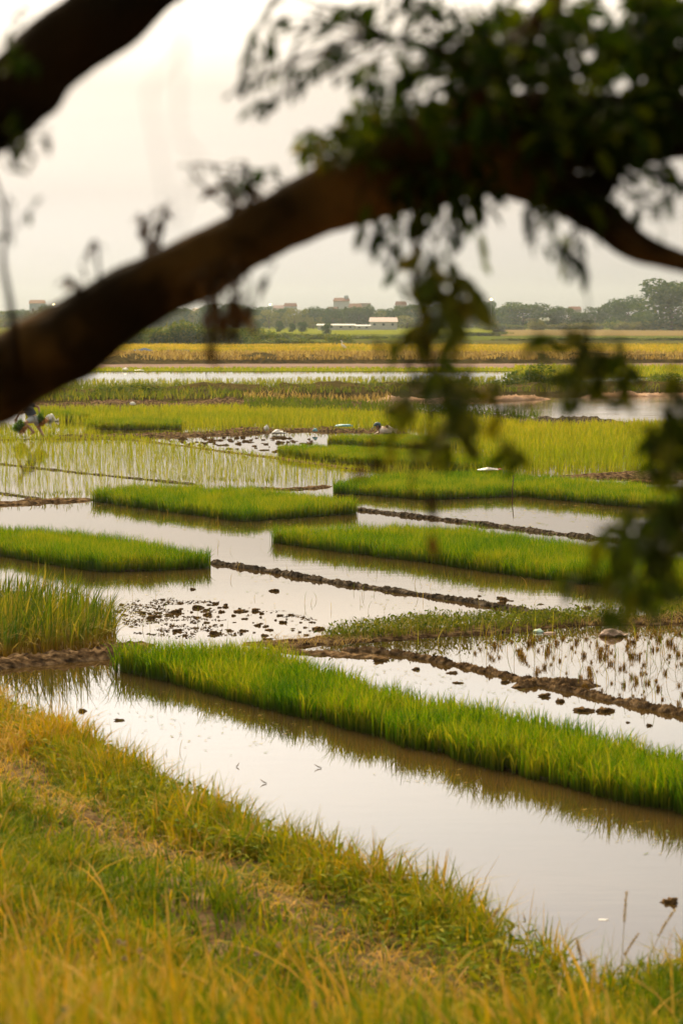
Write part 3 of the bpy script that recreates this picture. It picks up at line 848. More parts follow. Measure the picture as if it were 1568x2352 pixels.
weeds('bund_weeds', [(735, 1475), (800, 1478), (960, 1468), (1150, 1456), (1330, 1440), (1568, 1428), (1850, 1414), (1850, 1396), (1568, 1408), (1300, 1420), (1120, 1424), (960, 1434), (850, 1446), (780, 1455)],
      1000, .155, M['weed'], 'low leafy weeds and grass on the bund behind the stubble plot', leafn=2, wk=.5, leafl=.038)
weeds('bund_straw', [(600, 1486), (760, 1494), (860, 1482), (820, 1462), (640, 1472)], 420, .10, M['dry'], 'scattered straw on the end of the weedy bund', lean=(1.0, 3.2), cat='straw')
weeds('bund_straw', [(1300, 1446), (1600, 1438), (1850, 1424), (1850, 1404), (1568, 1416)], 300, .14, M['dry'], 'dry straw on the right end of the weedy bund', lean=(.8, 2.8), cat='straw')
weeds('bund_grass', [(-300, 916), (250, 917), (560, 911), (950, 908), (1400, 907), (2100, 906), (2100, 893), (1400, 894), (950, 895), (560, 897), (250, 899), (-300, 899)],
      34, .36, M['olive'], 'rough green grass along the middle distance bund', wk=1.0, zoff=.12, tint=(.15, .75), cat='grass')
weeds('bund_grass', [(560, 948), (780, 952), (960, 962), (1240, 978), (1240, 964), (960, 946), (780, 934), (560, 928)],
      40, .26, M['olive'], 'dark grass on the bund below the pinkish bank', wk=.9, zoff=.15, tint=(0, .5), cat='grass')
weeds('bund_grass', [(560, 932), (900, 938), (900, 928), (560, 920)],
      16, .32, M['dry'], 'dry tan grass on top of the brown mud bund', wk=1.0, zoff=.18, tint=(.2, 1), cat='grass')
weeds('bund_grass', [(-60, 934), (330, 930), (560, 926), (560, 912), (330, 914), (-60, 916)], 16, .28, M['olive'], 'green grass behind the brown mud bund', wk=1.0, zoff=.15, cat='grass')
weeds('dry_bund_grass', [(-500, 836), (500, 836), (1100, 835), (2300, 834), (2300, 825), (1100, 824), (500, 823), (-500, 824)],
      24, .42, M['dry'], 'dry brown grass on the bund below the golden field', wk=1.5, zoff=.25, cat='grass')
weeds('bund_grass', [(90, 1011), (250, 1008), (520, 1001), (700, 992), (930, 999), (930, 992), (700, 984), (520, 990), (250, 1000), (90, 1005)],
      26, .13, M['olive'], 'thin grass on the bund behind the muddy paddy', wk=.8, zoff=.06, tint=(.3, 1), cat='grass')
weeds('bund_grass', [(0, 1013), (180, 1010), (300, 1013), (420, 1027), (520, 1041), (640, 1056), (850, 1085), (850, 1081), (640, 1051), (520, 1036), (420, 1021), (300, 1007), (180, 1004), (0, 1008)],
      70, .13, M['paddy'], 'green fringe along the edge of the transplanted paddy', wk=.8, zoff=.02, tint=(0, .7), cat='grass')
weeds('bund_grass', [(-60, 1160), (210, 1152), (420, 1116), (640, 1118), (640, 1110), (420, 1106), (200, 1138), (-60, 1146)],
      60, .12, M['olive'], 'short grass behind the wedge shaped bed', wk=.8, zoff=.05, tint=(.3, 1), cat='grass')
weeds('mud_straw', [(-100, 1520), (100, 1512), (260, 1500), (300, 1480), (200, 1490), (-100, 1500)], 140, .12, M['dry'], 'bent straw on the mud bank under the reeds', lean=(.8, 2.5), cat='straw')

# thin stalks standing in the open water
def stalks(name, px, dens, h, mat, label, tint=(.3, 1), lean=(.05, .9), w=.0045):
    P = scatter(GP(px), dens, rng=rng, vis=200); n = len(P)
    o = blades(name, P, h * rng.uniform(.4, 1.2, n), np.maximum(w, lod_w(P, .28)), rng.uniform(0, 6.283, n), rng.uniform(*lean, n), rng.uniform(*tint, n), mat, seg=4, rng=rng)
    return stuff(o, label, 'stalks')
stalks('water_stalks', [(480, 1330), (480, 1240), (620, 1260), (1250, 1345), (1400, 1420), (900, 1420), (700, 1470), (300, 1470), (280, 1370)], 2.2, .14, M['reed'], 'thin stray stalks standing in the bright flooded plot')
stalks('water_stalks', [(1020, 1480), (1300, 1445), (1568, 1436), (1850, 1425), (1850, 1690), (1568, 1632), (1400, 1600), (1240, 1565)], 26, .24, M['reed'], 'thin green stalks rising among the rice stubble', tint=(.1, .9), w=.005)
stalks('water_stalks', [(920, 1482), (1150, 1462), (1330, 1448), (1300, 1470), (1080, 1500)], 30, .26, M['paddy'], 'green grass stems below the weedy bund')
stalks('water_stalks', [(230, 1150), (550, 1205), (800, 1190), (800, 1210), (560, 1230), (200, 1180)], 3, .1, M['reed'], 'short stray stalks before the wedge shaped bed')
stalks('water_stalks', [(20, 1640), (60, 1570), (260, 1560), (500, 1720), (520, 1860), (300, 1760), (120, 1680)], 6, .09, M['reed'], 'short stalks in the pond beside the bank')

# floating flecks of straw and scum
def flecks(px, n_, label, lo=.008, hi=.05):
    P = scatter(GP(px), 400, rng=rng, vis=150)
    k = vnoise(P, 1.6, 61) + .5 * vnoise(P, 5, 62) > .72
    P = P[k]; P = P[rng.permutation(len(P))[:n_]]; n = len(P)
    a = rng.normal(0, .5, n); l = rng.uniform(lo, hi, n) * np.maximum(1, np.hypot(P[:, 0], P[:, 1]) / 22); w = l * rng.uniform(.08, .35, n)
    d = np.stack([np.cos(a), np.sin(a), 0 * a], 1); s = np.stack([-np.sin(a), np.cos(a), 0 * a], 1)
    P[:, 2] = .004
    V = np.stack([P - d * l[:, None] / 2, P - s * w[:, None] / 2, P + d * l[:, None] / 2, P + s * w[:, None] / 2], 1)
    V[:, 2, 2] += .004
    return stuff(np_obj('floating_straw', V.reshape(-1, 3), np.arange(4 * n).reshape(n, 4), M['reed'], attrs={'tint': np.repeat(rng.uniform(.2, 1, n), 4), 'along': np.ones(4 * n)}), label, 'floating straw')
flecks([(60, 1600), (260, 1565), (560, 1625), (1100, 1780), (1568, 1890), (1568, 1990), (900, 1800), (300, 1700), (100, 1660)], 260, 'bits of straw and scum floating along the near bed')
flecks([(0, 1285), (220, 1325), (480, 1315), (1000, 1320), (1568, 1390), (1568, 1420), (900, 1440), (700, 1470), (290, 1470), (270, 1370), (0, 1340)], 420, 'bits of straw and scum floating in the bright flooded plot')
flecks([(220, 1160), (560, 1210), (800, 1150), (1180, 1150), (1568, 1180), (1568, 1250), (1200, 1210), (800, 1170), (600, 1240), (200, 1190)], 420, 'bits of straw and scum floating between the middle beds', .012, .07)
flecks([(780, 1520), (1100, 1560), (1568, 1670), (1568, 1700), (1200, 1620), (800, 1540)], 120, 'bits of straw and scum floating beyond the near bed')

P = scatter(GP([(268, 1385), (380, 1372), (520, 1385), (650, 1400), (775, 1438), (740, 1465), (640, 1474), (500, 1470), (400, 1466), (290, 1452)]), 900, rng=rng)
P = P[.6 * vnoise(P, 2.2, 71) + .4 * vnoise(P, 8, 72) > .56]; n = len(P)
P[:, 2] = -.002
V, Q, T, Al = blade_arrays(P, .006 + .012 * rng.random(n), .018 * rng.uniform(.5, 1.8, n), rng.uniform(0, 6.283, n), rng.uniform(.3, 3.0, n), rng.uniform(0, 1, n), seg=2, rng=rng)
stuff(np_obj('mud_crumbs', V, Q, M['mud'], attrs={'tint': T, 'along': Al}), 'crumbs of brown mud breaking the surface of the bright flooded plot', 'mud')

# ================================================================== MUD CLODS, STUBBLE, DEBRIS
M['clod_mud'] = noise_mat('clod_mud', [(.3, (.09, .052, .022)), (.5, (.21, .125, .052)), (.72, (.36, .22, .09))], scale=5, rough=(.6, .9), bump=.8, bscale=14, dist=.05)
def clod_mesh(name, seed, mat, flat_=.45, rough=1.0):
    bm = bmesh.new()
    bmesh.ops.create_icosphere(bm, subdivisions=3, radius=1)
    for v in bm.verts:
        k = 1 + rough * noise.fractal(v.co * 1.9 + Vector((seed * 7.1, 0, 0)), 1, 2, 5) + .25 * noise.noise(v.co * 7 + Vector((seed, 3, 0)))
        v.co *= k
        v.co.z *= flat_
        if v.co.z < -.1: v.co.z = -.1
    me = bpy.data.meshes.new(name)
    bm.to_mesh(me); bm.free()
    me.materials.append(mat)
    me.polygons.foreach_set('use_smooth', np.ones(len(me.polygons), bool))
    return me
CL = [clod_mesh('mud_clod', i, M['clod_mud'], .38 + .1 * (i % 3)) for i in range(6)]
rr = random.Random(5)
def put_clod(p, r, label, group, k=None):
    o = bpy.data.objects.new('mud_clod', CL[rr.randrange(6) if k is None else k])
    o.location = (p.x, p.y, .0)
    o.rotation_euler = (0, 0, rr.choice([0, 3.14]) + rr.uniform(-.4, .4))
    o.scale = (r * rr.uniform(.8, 1.6), r * rr.uniform(.6, 1.1), r * rr.uniform(.9, 1.6))
    tag(link(o), label, 'mud clod', group)
for px, py, r, lab in [(872, 1518, .075, 'orange brown mud clod at the left end of the mud line'), (1038, 1546, .06, 'upright mud clod with straw on top beside the near bed'),
                       (1050, 1569, .045, 'small flat mud clod nearest the near bed'), (1216, 1574, .11, 'largest mud heap beside the stubble mud line'),
                       (1250, 1600, .10, 'rough mud clod with straw below the mud heap'), (1285, 1612, .06, 'small mud clod right of the rough strawy clod'),
                       (1338, 1633, .075, 'flat mud clod left of the tall dark clod'), (1388, 1634, .075, 'tall dark mud clod close to the near bed'), (1441, 1660, .03, 'tiny mud clod alone in bright water above the near bed'),
                       (1160, 1568, .05, 'flat brown mud clod left of the mud heap'), (955, 1538, .06, 'dark mud clod in water by the near bed'),
                       (190, 1634, .05, 'small straw topped clod in the pond by the left bank'), (275, 1655, .045, 'dark pointed clod alone in the pond'),
                       (1538, 2073, .07, 'brown clod with roots floating in the near pond'), (1490, 1667, .04, 'low dark clod at the right beyond the near bed'),
                       (630, 1358, .07, 'thin dark clod alone in the bright flooded plot'), (443, 1354, .05, 'dark clod behind the clod patch, near the left bed')]:
    put_clod(G(px, py), r * .5, lab, 'single mud clods')
wp = GP([(265, 1400), (290, 1380), (380, 1377), (520, 1388), (640, 1405), (770, 1440), (730, 1460), (640, 1470), (500, 1465), (400, 1462), (300, 1440)])
P = scatter(wp, 320, rng=np.random.default_rng(3))[:110]
for q in P:
    put_clod(Vector(q), rr.choice([.009, .012, .014, .014, .017, .02, .025, .034]), 'small brown mud clod in the bright flooded plot', 'mud clods in the flooded plot')
mp_ = GP([(365, 1008), (520, 1003), (640, 1004), (745, 1010), (640, 1040), (560, 1038), (430, 1022)])
P = scatter(mp_, 60, rng=np.random.default_rng(4))[:120]
for q in P:
    put_clod(Vector(q), rr.choice([.02, .03, .04, .05]), 'brown mud clod in the ploughed paddy', 'mud clods in the ploughed paddy')
P = scatter(GP([(1400, 1103), (1700, 1100), (1700, 1116), (1500, 1114)]), 9, rng=np.random.default_rng(6))[:25]
for q in P:
    put_clod(Vector(q), rr.choice([.05, .07, .09]), 'brown mud clod in water behind the right bed', 'mud clods behind the right bed')
P = scatter(GP([(1000, 1350), (1260, 1380), (1400, 1400), (1200, 1398), (1090, 1378)]), 7, rng=np.random.default_rng(8))[:26]
for q in P:
    put_clod(Vector(q), rr.choice([.015, .02, .03, .04]), 'small dark clod in the water below the long middle bed', 'mud clods below the middle bed')

def stub_mesh(seed):
    r = np.random.default_rng(seed)
    n = 26
    P = np.zeros((n, 3)); P[:, :2] = r.normal(size=(n, 2)) * .016
    P[:, 2] = -.01
    V, Q, T, Al = blade_arrays(P, r.uniform(.03, .075, n), .0075, r.uniform(0, 6.28, n), r.uniform(.05, .5, n), r.uniform(0, 1, n), seg=2, rng=r)
    # cut ends: stems keep their width
    m = 6
    P = np.zeros((m, 3)); P[:, :2] = r.normal(size=(m, 2)) * .016
    b = blade_arrays(P, r.uniform(.05, .16, m), .005, r.uniform(0, 6.28, m), r.uniform(.6, 2.2, m), r.uniform(.2, 1, m), seg=3, rng=r)
    V, Q, T, Al = join([(V, Q, T, Al), b])
    return np_mesh('stubble_tuft', V, Q, M['stubble'], attrs={'tint': T, 'along': Al})
STUB = [stub_mesh(i) for i in range(6)]
sp = GP([(1060, 1492), (1200, 1468), (1380, 1462), (1568, 1440), (1780, 1430), (1780, 1680), (1568, 1630), (1400, 1592), (1240, 1556)])
r3 = np.random.default_rng(12)
u0, u1 = np.meshgrid(np.arange(-1, 5, .17), np.arange(14, 26, .21))
P = np.stack([u0.ravel(), u1.ravel(), 0 * u0.ravel()], 1)
P[:, 0] -= (P[:, 1] - 18) * .3
P[:, :2] += r3.normal(size=(len(P), 2)) * .085
P = P[in_poly(P, sp)]
u, v = proj(P); P = P[(u > 900) & (u < 1640)]
P = P[r3.random(len(P)) < .85]
for q in P[:230]:
    o = bpy.data.objects.new('stubble_tuft', STUB[rr.randrange(6)])
    o.location = (q[0], q[1], 0); o.rotation_euler = (0, 0, rr.uniform(0, 6.28))
    s = rr.choice([.25, .35, .4, .5, .6, .75, .95]); o.scale = (s, s, s * rr.uniform(.8, 1.3))
    tag(link(o), 'cut brown rice stubble tuft standing in the flooded plot', 'stubble', 'rice stubble tufts in the flooded plot')

# floating bits in the ponds
def twig(px, py, l, label):
    p = G(px, py, .004)
    t = Tubes(); a = rr.uniform(0, 3.1)
    d = Vector((math.cos(a), math.sin(a), 0))
    t.add([p - d * l / 2, p + Vector((0, 0, .006)), p + d * l / 2 + Vector((0, 0, .02))], [.003, .004, .002], sides=5)
    tag(t.obj('floating_twig', M['dark_pole']), label, 'twig', 'twigs floating in the ponds')
for px, py, l, lab in [(1203, 2110, .07, 'short dark twig floating in the near pond by the bank'), (432, 1836, .09, 'forked twig floating beside the left bank'), (508, 1886, .07, 'short twig nearest the middle of the bank edge'),
                       (546, 1760, .05, 'small twig in the open middle of the near pond'), (730, 1763, .05, 'small twig below the near bed reflection'), (605, 1798, .05, 'small bit of twig left of the pond centre'),
                       (1105, 1355, .10, 'straw twig below the long middle bed'), (470, 1560, .05, 'tiny twig at the near bed reflection')]:
    twig(px, py, l, lab)
def scrap(px, py, sx, sy, mat, label, name='plastic_scrap', cat='litter', sz=.3, z=0):
    bm = bmesh.new()
    bmesh.ops.create_icosphere(bm, subdivisions=3, radius=1)
    for v in bm.verts:
        v.co *= 1 + .35 * noise.fractal(v.co * 2 + Vector((px, py, 0)) * .37, 1, 2, 4)
        v.co = Vector((v.co.x * sx, v.co.y * sy, max(-.1, v.co.z) * sx * sz))
    o = bm_obj(name, bm, mat)
    p = G(px, py, z); o.location = (p.x, p.y, z)
    return tag(o, label, cat)
scrap(1385, 2113, .028, .012, M['white_sack'], 'pale flat scrap floating in the near pond', sz=.12)
scrap(1235, 1452, .05, .04, M['mint'], 'pale mint scrap at the foot of the weedy bund', sz=.6)
scrap(1262, 1455, .06, .03, M['sack'], 'pinkish flat scrap beside the mint scrap', sz=.25)
scrap(305, 929, .09, .07, M['white_sack'], 'small white scrap on the brown mud bund', sz=.9, z=.25)
scrap(288, 850, .18, .14, M['white_sack'], 'white scrap at the far end of the bright strip of water', sz=.7, z=.05)
scrap(320, 851, .25, .15, M['white_sack'], 'flat white scrap right of the other one by the far water', sz=.2, z=.05)
scrap(790, 979, .24, .16, M['teal'], 'teal plastic sheet lying on the brown bund', 'plastic_sheet', 'sheet', sz=.22, z=.10)
scrap(723, 990, .07, .06, M['teal'], 'small teal bundle left of the teal sheet', 'plastic_bundle', 'bundle', sz=.9, z=.08)
for i, (xa, xb) in enumerate([(300, 365), (375, 450)]):
    t = ridge('blue_net', GP([(xa, 819), ((xa + xb) / 2, 817.5), (xb, 819)], 0), 2.2, .42, M['blue_net'], 40 + i, step=.5, nz=.3)
    tag(t, ['blue net lying left in the golden field edge', 'blue net lying right in the golden field edge'][i], 'net', 'blue nets at the golden field')

# sacks
def sack(px, py, l, w, h, ang, mat, label, neck=True, z=0):
    n, m = 40, 28
    V = []
    for i in range(n + 1):
        t = i / n
        prof = math.sin(math.pi * min(1, t * 1.12 + .03)) ** .6 if t < .86 else (.28 + .25 * (t - .86) / .14)
        prof = max(.12 if t > .5 else .05, prof)
        for k in range(m):
            a = 2 * math.pi * k / m
            q = Vector(((t - .5) * l, math.cos(a) * w / 2 * prof, (math.sin(a) * .5 + .42) * h * prof))
            lump = noise.fractal(Vector((t * 3.2, math.cos(a) * .9, math.sin(a) * .9 + px)), .9, 2.1, 5)
            fold_ = noise.noise(Vector((t * 14, math.cos(a) * 2, math.sin(a) * 2 + py)))
            q += Vector((.05 * l * lump, math.cos(a) * w * (.20 * lump + .05 * fold_), h * (.34 * lump + .07 * fold_) * (.4 + .6 * prof)))
            q.z = max(q.z, -.02)
            V.append(q[:])
    idx = np.arange((n + 1) * m).reshape(n + 1, m)
    Q = [(idx[i, k], idx[i, (k + 1) % m], idx[i + 1, (k + 1) % m], idx[i + 1, k]) for i in range(n) for k in range(m)]
    Q += [(idx[0, 0], idx[0, m - k - 1], idx[0, m - k - 2], idx[0, m - k - 3]) for k in range(0, m - 3, 2)]
    Q += [(idx[n, 0], idx[n, k + 1], idx[n, k + 2], idx[n, k + 3]) for k in range(0, m - 3, 2)]
    o = np_obj('sack', V, Q, mat, smooth=True)
    p = G(px, py); o.location = (p.x, p.y, z); o.rotation_euler = (0, 0, ang)
    return tag(o, label, 'sack')
sack(1408, 1462, .27, .15, .075, -.1, M['sack'], 'pinkish woven sack half sunk at the far side of the stubble plot')
sack(118, 968, .42, .28, .20, .1, M['white_sack'], 'white sack lying in water by the farthest seedling bed')
sack(640, 999, .36, .2, .11, -.2, M['white_sack'], 'white bag lying on the brown bund above the ploughed paddy', z=.03)
sack(612, 993, .18, .1, .13, 1.1, M['white_sack'], 'small upright white bag end left of the white bag', z=.06)
# sheet lying on the bed
t = ridge('white_sheet', [A(1095, 1106, 43.6), A(1122, 1103, 43.6), A(1146, 1104, 43.6)], .28, .05, M['white_sack'], 33, step=.03, nz=.6, base=0)
t.location.z = .25; tag(t, 'crumpled white sheet lying on top of a seedling bed', 'sheet')
t = ridge('red_cloth', [A(1142, 1108, 43.5), A(1153, 1107, 43.5)], .16, .05, M['red_cloth'], 34, step=.02, nz=.6, base=0)
t.location.z = .26; tag(t, 'small red cloth at the right end of the white sheet', 'cloth')
# stake in the bed gap
t = Tubes(); b = G(1176, 1141); t.add([b + Vector((0, 0, -.05)), b + Vector((.0, 0, .15)), b + Vector((.02, 0, .36))], [.012, .011, .008], sides=6)
tag(t.obj('stake', M['dark_pole']), 'thin wooden stake between the two right seedling beds', 'stake')

# ================================================================== PEOPLE
def skin_mesh(name, pts, edges, mats, root=None, levels=2, parent=None, root_v=0):
    """grow one continuous surface over joints (pts: name -> (x, y, z, r[, r2]))"""
    names = list(pts)
    me = bpy.data.meshes.new(name)
    me.from_pydata([pts[n][:3] for n in names], [(names.index(a), names.index(b)) for a, b in edges], [])
    o = bpy.data.objects.new(name, me)
    COL.objects.link(o)
    sk = o.modifiers.new('Skin', 'SKIN')
    for i, n in enumerate(names):
        r = pts[n][3]
        me.skin_vertices[0].data[i].radius = (r, pts[n][4] if len(pts[n]) > 4 else r)
        me.skin_vertices[0].data[i].use_root = (n == (root or names[0]))
    sk.use_smooth_shade = True
    ss = o.modifiers.new('Subsurf', 'SUBSURF'); ss.levels = levels; ss.render_levels = levels
    dg = bpy.context.evaluated_depsgraph_get()
    m2 = bpy.data.meshes.new_from_object(o.evaluated_get(dg))
    bpy.data.objects.remove(o)
    m2.name = name
    m2.materials.clear()
    for m in mats: m2.materials.append(m)
    return link(bpy.data.objects.new(name, m2), parent)

def add_hand(pts, edges, arm, wrist, direc, side, s=1.0, curl=.5, tag_='r'):
    """palm, four unequal fingers and a thumb leaving the side of the palm"""
    w = Vector(pts[wrist][:3]); d = Vector(direc).normalized(); sd = Vector(side).normalized()
    nrm = d.cross(sd)
    pk = tag_ + '_palm'
    p = w + d * .055 * s
    pts[pk] = (*p, .020 * s, .032 * s); edges.append((wrist, pk))
    for i, (o, l) in enumerate([(-.028, .060), (-.010, .072), (.010, .068), (.028, .052)]):
        prev = pk
        q = p + sd * o * s + d * .03 * s
        for j in range(3):
            k = f'{tag_}_f{i}{j}'
            pts[k] = (*q, (.0095 - .001 * j) * s)
            edges.append((prev, k)); prev = k
            d2 = (d * math.cos(curl * (j + 1)) + nrm * math.sin(curl * (j + 1)))
            q = q + d2 * l * s / 2
    prev = pk
    q = p - d * .015 * s + sd * -.036 * s
    for j in range(3):
        k = f'{tag_}_t{j}'
        pts[k] = (*q, (.011 - .001 * j) * s)
        edges.append((prev, k)); prev = k
        q = q + (d * .7 - sd * .5 + nrm * .4 * j) * .025 * s

def face_parts(root, c, fwd, up, r, skin):
    """eyes, nose, ears, mouth set on a head of radius r centred at c"""
    f = Vector(fwd).normalized(); u = (Vector(up) - f * Vector(up).dot(f)).normalized(); s = f.cross(u)
    def blob(name, p, rad, mat, sc=(1, 1, 1)):
        bm = bmesh.new(); bmesh.ops.create_icosphere(bm, subdivisions=2, radius=rad)
        for v in bm.verts:
            v.co = s * v.co.x * sc[0] + f * v.co.y * sc[1] + u * v.co.z * sc[2] + p
        return bm_obj(name, bm, mat, root)
    for k in (-1, 1):
        blob('eye', c + f * r * .86 + s * k * r * .36 + u * r * .05, r * .13, M['hair'], (1, .5, .6))
        blob('ear', c + s * k * r * .86 - u * r * .1, r * .26, skin, (.4, .8, 1.1))
    blob('nose', c + f * r * 1.0 - u * r * .18, r * .16, skin, (.8, 1, 1.2))
    blob('mouth', c + f * r * .88 - u * r * .48, r * .22, M['roof_mauve'], (1, .3, .3))

K = .00168 * 1.0
# walking person with two bundles of seedlings, seen from the side, leaning to the left
o1 = G(103, 1006)
def z1(X, Y, y=0.0): return ((X - 545) * K, y, (545 - Y) * K)
w = empty('person', o1)
tag(w, 'person in dark top and grey shorts walking bent forward with bundles of seedlings', 'person')
pts = {'pelvis': (*z1(385, 235), .085, .10), 'waist': (*z1(335, 150), .075, .10), 'chest': (*z1(275, 60), .082, .12), 'neck': (*z1(215, -5), .036), 'headlow': (*z1(190, -38), .056, .06), 'headtop': (*z1(160, -80), .066),
       'hipl': (*z1(370, 262, -.07), .068), 'kneel': (*z1(272, 318, -.20), .046), 'ankl': (*z1(395, 452, -.12), .027), 'heell': (*z1(410, 465, -.12), .026), 'toel': (*z1(345, 492, -.13), .018),
       'hipr': (*z1(405, 262, .07), .068), 'kneer': (*z1(438, 380, .16), .046), 'ankr': (*z1(532, 525, .06), .027), 'heelr': (*z1(548, 540, .06), .026), 'toer': (*z1(495, 552, .05), .016),
       'shr': (*z1(295, 40, .13), .046), 'elr': (*z1(448, 90, .20), .033), 'wrr': (*z1(462, 175, .14), .021),
       'shl': (*z1(255, 45, -.13), .046), 'ell': (*z1(205, 150, -.20), .033), 'wrl': (*z1(150, 240, -.18), .021)}
ed = [('pelvis', 'waist'), ('waist', 'chest'), ('chest', 'neck'), ('neck', 'headlow'), ('headlow', 'headtop'), ('pelvis', 'hipl'), ('hipl', 'kneel'), ('kneel', 'ankl'), ('ankl', 'heell'), ('ankl', 'toel'),
      ('pelvis', 'hipr'), ('hipr', 'kneer'), ('kneer', 'ankr'), ('ankr', 'heelr'), ('ankr', 'toer'), ('chest', 'shr'), ('shr', 'elr'), ('elr', 'wrr'), ('chest', 'shl'), ('shl', 'ell'), ('ell', 'wrl')]
base_ed, base_pts = list(ed), dict(pts)
add_hand(pts, ed, 'elr', 'wrr', (.1, -.2, -1), (1, 0, 0), .9, .6, 'r')
add_hand(pts, ed, 'ell', 'wrl', (-.3, -.1, -1), (1, 0, 0), .9, .6, 'l')
for n_ in ('waist', 'chest'): pts[n_] = tuple(pts[n_][:3]) + tuple(v * .8 for v in pts[n_][3:])
body = skin_mesh('body', pts, ed, [M['skin']], 'pelvis', parent=w)
def cloth(name, names, grow, mat, root, src, edges, extra=None):
    p = {n: tuple(src[n][:3]) + tuple(r + grow for r in src[n][3:]) for n in names}
    e = [(a, b) for a, b in edges if a in p and b in p]
    if extra:
        for (n, q, a) in extra: p[n] = q; e.append((a, n))
    return skin_mesh(name, p, e, [mat], names[0], parent=root)
mid = lambda a, b, t, src, g=.014: tuple(src[a][i] + (src[b][i] - src[a][i]) * t for i in range(3)) + (src[a][3] * (1 - t) + src[b][3] * t + g,)
cloth('shirt', ['waist', 'chest', 'shr', 'shl'], .030, M['shirt_dark'], w, base_pts, base_ed,
      [('sr2', mid('shr', 'elr', .7, base_pts), 'shr'), ('sl2', mid('shl', 'ell', .7, base_pts), 'shl'), ('w2', mid('pelvis', 'waist', .2, base_pts, .03), 'waist')])
cloth('shorts', ['pelvis', 'hipl', 'hipr'], .016, M['shorts'], w, base_pts, base_ed, [('kl2', mid('hipl', 'kneel', .75, base_pts), 'hipl'), ('kr2', mid('hipr', 'kneer', .95, base_pts), 'hipr')])
hc = Vector(z1(168, -66))
face_parts(w, hc, (-.75, -.1, -.5), (-.4, 0, .9), .082, M['skin'])
bm = bmesh.new(); bmesh.ops.create_icosphere(bm, subdivisions=3, radius=.088)
bmesh.ops.delete(bm, geom=[v for v in bm.verts if v.co.dot(Vector((-.75, -.1, -.5)).normalized()) > .03 or v.co.z < -.045], context='VERTS')
for v in bm.verts: v.co = v.co * (1 + .04 * noise.noise(v.co * 40)) + hc
bm_obj('hair', bm, M['hair'], w)

def bundle(X, Y, z, label, lean, hh, org, rad):
    """tied bundle of seedlings, roots hanging below"""
    r = np.random.default_rng(int(X))
    p = Vector(org) + Vector(z1(X, Y, z))
    e = empty('seedling_bundle', p); tag(e, label, 'seedling bundle', 'bundles of seedlings carried by the walking person')
    n = 420
    P = np.zeros((n, 3)); P[:, :2] = r.normal(size=(n, 2)) * rad * .42
    V, Q, T, Al = blade_arrays(P, hh * r.uniform(.75, 1.1, n), .011, np.arctan2(P[:, 1], P[:, 0]) + r.normal(size=n) * .6, r.uniform(.1, .8, n), r.uniform(0, .5, n), seg=3, rng=r)
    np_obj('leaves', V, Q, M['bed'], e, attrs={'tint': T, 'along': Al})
    P[:, 2] = .02
    V, Q, T, Al = blade_arrays(P, .13 * r.uniform(.6, 1.1, n), .010, np.arctan2(P[:, 1], P[:, 0]) + r.normal(size=n) * .8, r.uniform(.1, .7, n), r.uniform(0, 1, n), seg=2, rng=r)
    V[:, 2] = .04 - V[:, 2]
    np_obj('root_ball', V, Q, M['root_fibre'], e, attrs={'tint': T, 'along': Al})
    t = Tubes(); a = [Vector((math.cos(k * .5236) * rad * .62, math.sin(k * .5236) * rad * .62, .07)) for k in range(13)]
    t.add(a, [.007] * 13, sides=6); t.obj('tie', M['dry_stalk'], e)
    e.rotation_euler = (0, lean, 0)
M['root_fibre'] = leaf_mat('root_fibre', [(0, (.16, .06, .015)), (.5, (.38, .16, .03)), (1, (.5, .25, .05))], trans=.2)
M.setdefault('dry_stalk', plain('dry_stalk', (.34, .24, .06), .8))
bundle(235, 405, -.18, 'bundle of green seedlings with muddy roots in the leading hand', -.9, .26, o1, .12)
bundle(505, 305, .10, 'bundle of green seedlings with orange roots in the trailing hand', -.75, .24, o1, .11)

# squatting person pulling seedlings
o2 = G(882, 1009)
K2 = K
def z2(X, Y, y=0.0): return ((X - 1120) * K2, y, (505 - Y) * K2)
w2 = empty('person', o2)
tag(w2, 'person in dark teal cap and pale shirt squatting over a seedling bed', 'person')
pts = {'pelvis': (*z2(1235, 432, .16), .10, .12), 'waist': (*z2(1195, 405, .10), .09, .12), 'chest': (*z2(1125, 362, .02), .095, .135), 'neck': (*z2(1065, 335), .04), 'headlow': (*z2(1035, 325), .062, .066), 'headtop': (*z2(1008, 297), .074),
       'hipl': (*z2(1225, 445, .04), .07), 'kneel': (*z2(1075, 420, -.14), .052), 'ankl': (*z2(1165, 488, -.08), .032), 'toel': (*z2(1090, 500, -.10), .022),
       'hipr': (*z2(1235, 445, .26), .07), 'kneer': (*z2(1095, 400, .26), .052), 'ankr': (*z2(1185, 488, .24), .032), 'toer': (*z2(1110, 500, .24), .022),
       'shl': (*z2(1090, 372, -.14), .05), 'ell': (*z2(1062, 440, -.18), .036), 'wrl': (*z2(985, 440, -.14), .024),
       'shr': (*z2(1100, 358, .16), .05), 'elr': (*z2(1040, 420, .2), .036), 'wrr': (*z2(970, 440, .08), .024)}
ed = [('pelvis', 'waist'), ('waist', 'chest'), ('chest', 'neck'), ('neck', 'headlow'), ('headlow', 'headtop'), ('pelvis', 'hipl'), ('hipl', 'kneel'), ('kneel', 'ankl'), ('ankl', 'toel'),
      ('pelvis', 'hipr'), ('hipr', 'kneer'), ('kneer', 'ankr'), ('ankr', 'toer'), ('chest', 'shr'), ('shr', 'elr'), ('elr', 'wrr'), ('chest', 'shl'), ('shl', 'ell'), ('ell', 'wrl')]
base_pts, base_ed = dict(pts), list(ed)
add_hand(pts, ed, 'elr', 'wrr', (-.6, 0, -.8), (0, 1, 0), .95, .6, 'r')
add_hand(pts, ed, 'ell', 'wrl', (-.6, 0, -.8), (0, 1, 0), .95, .6, 'l')
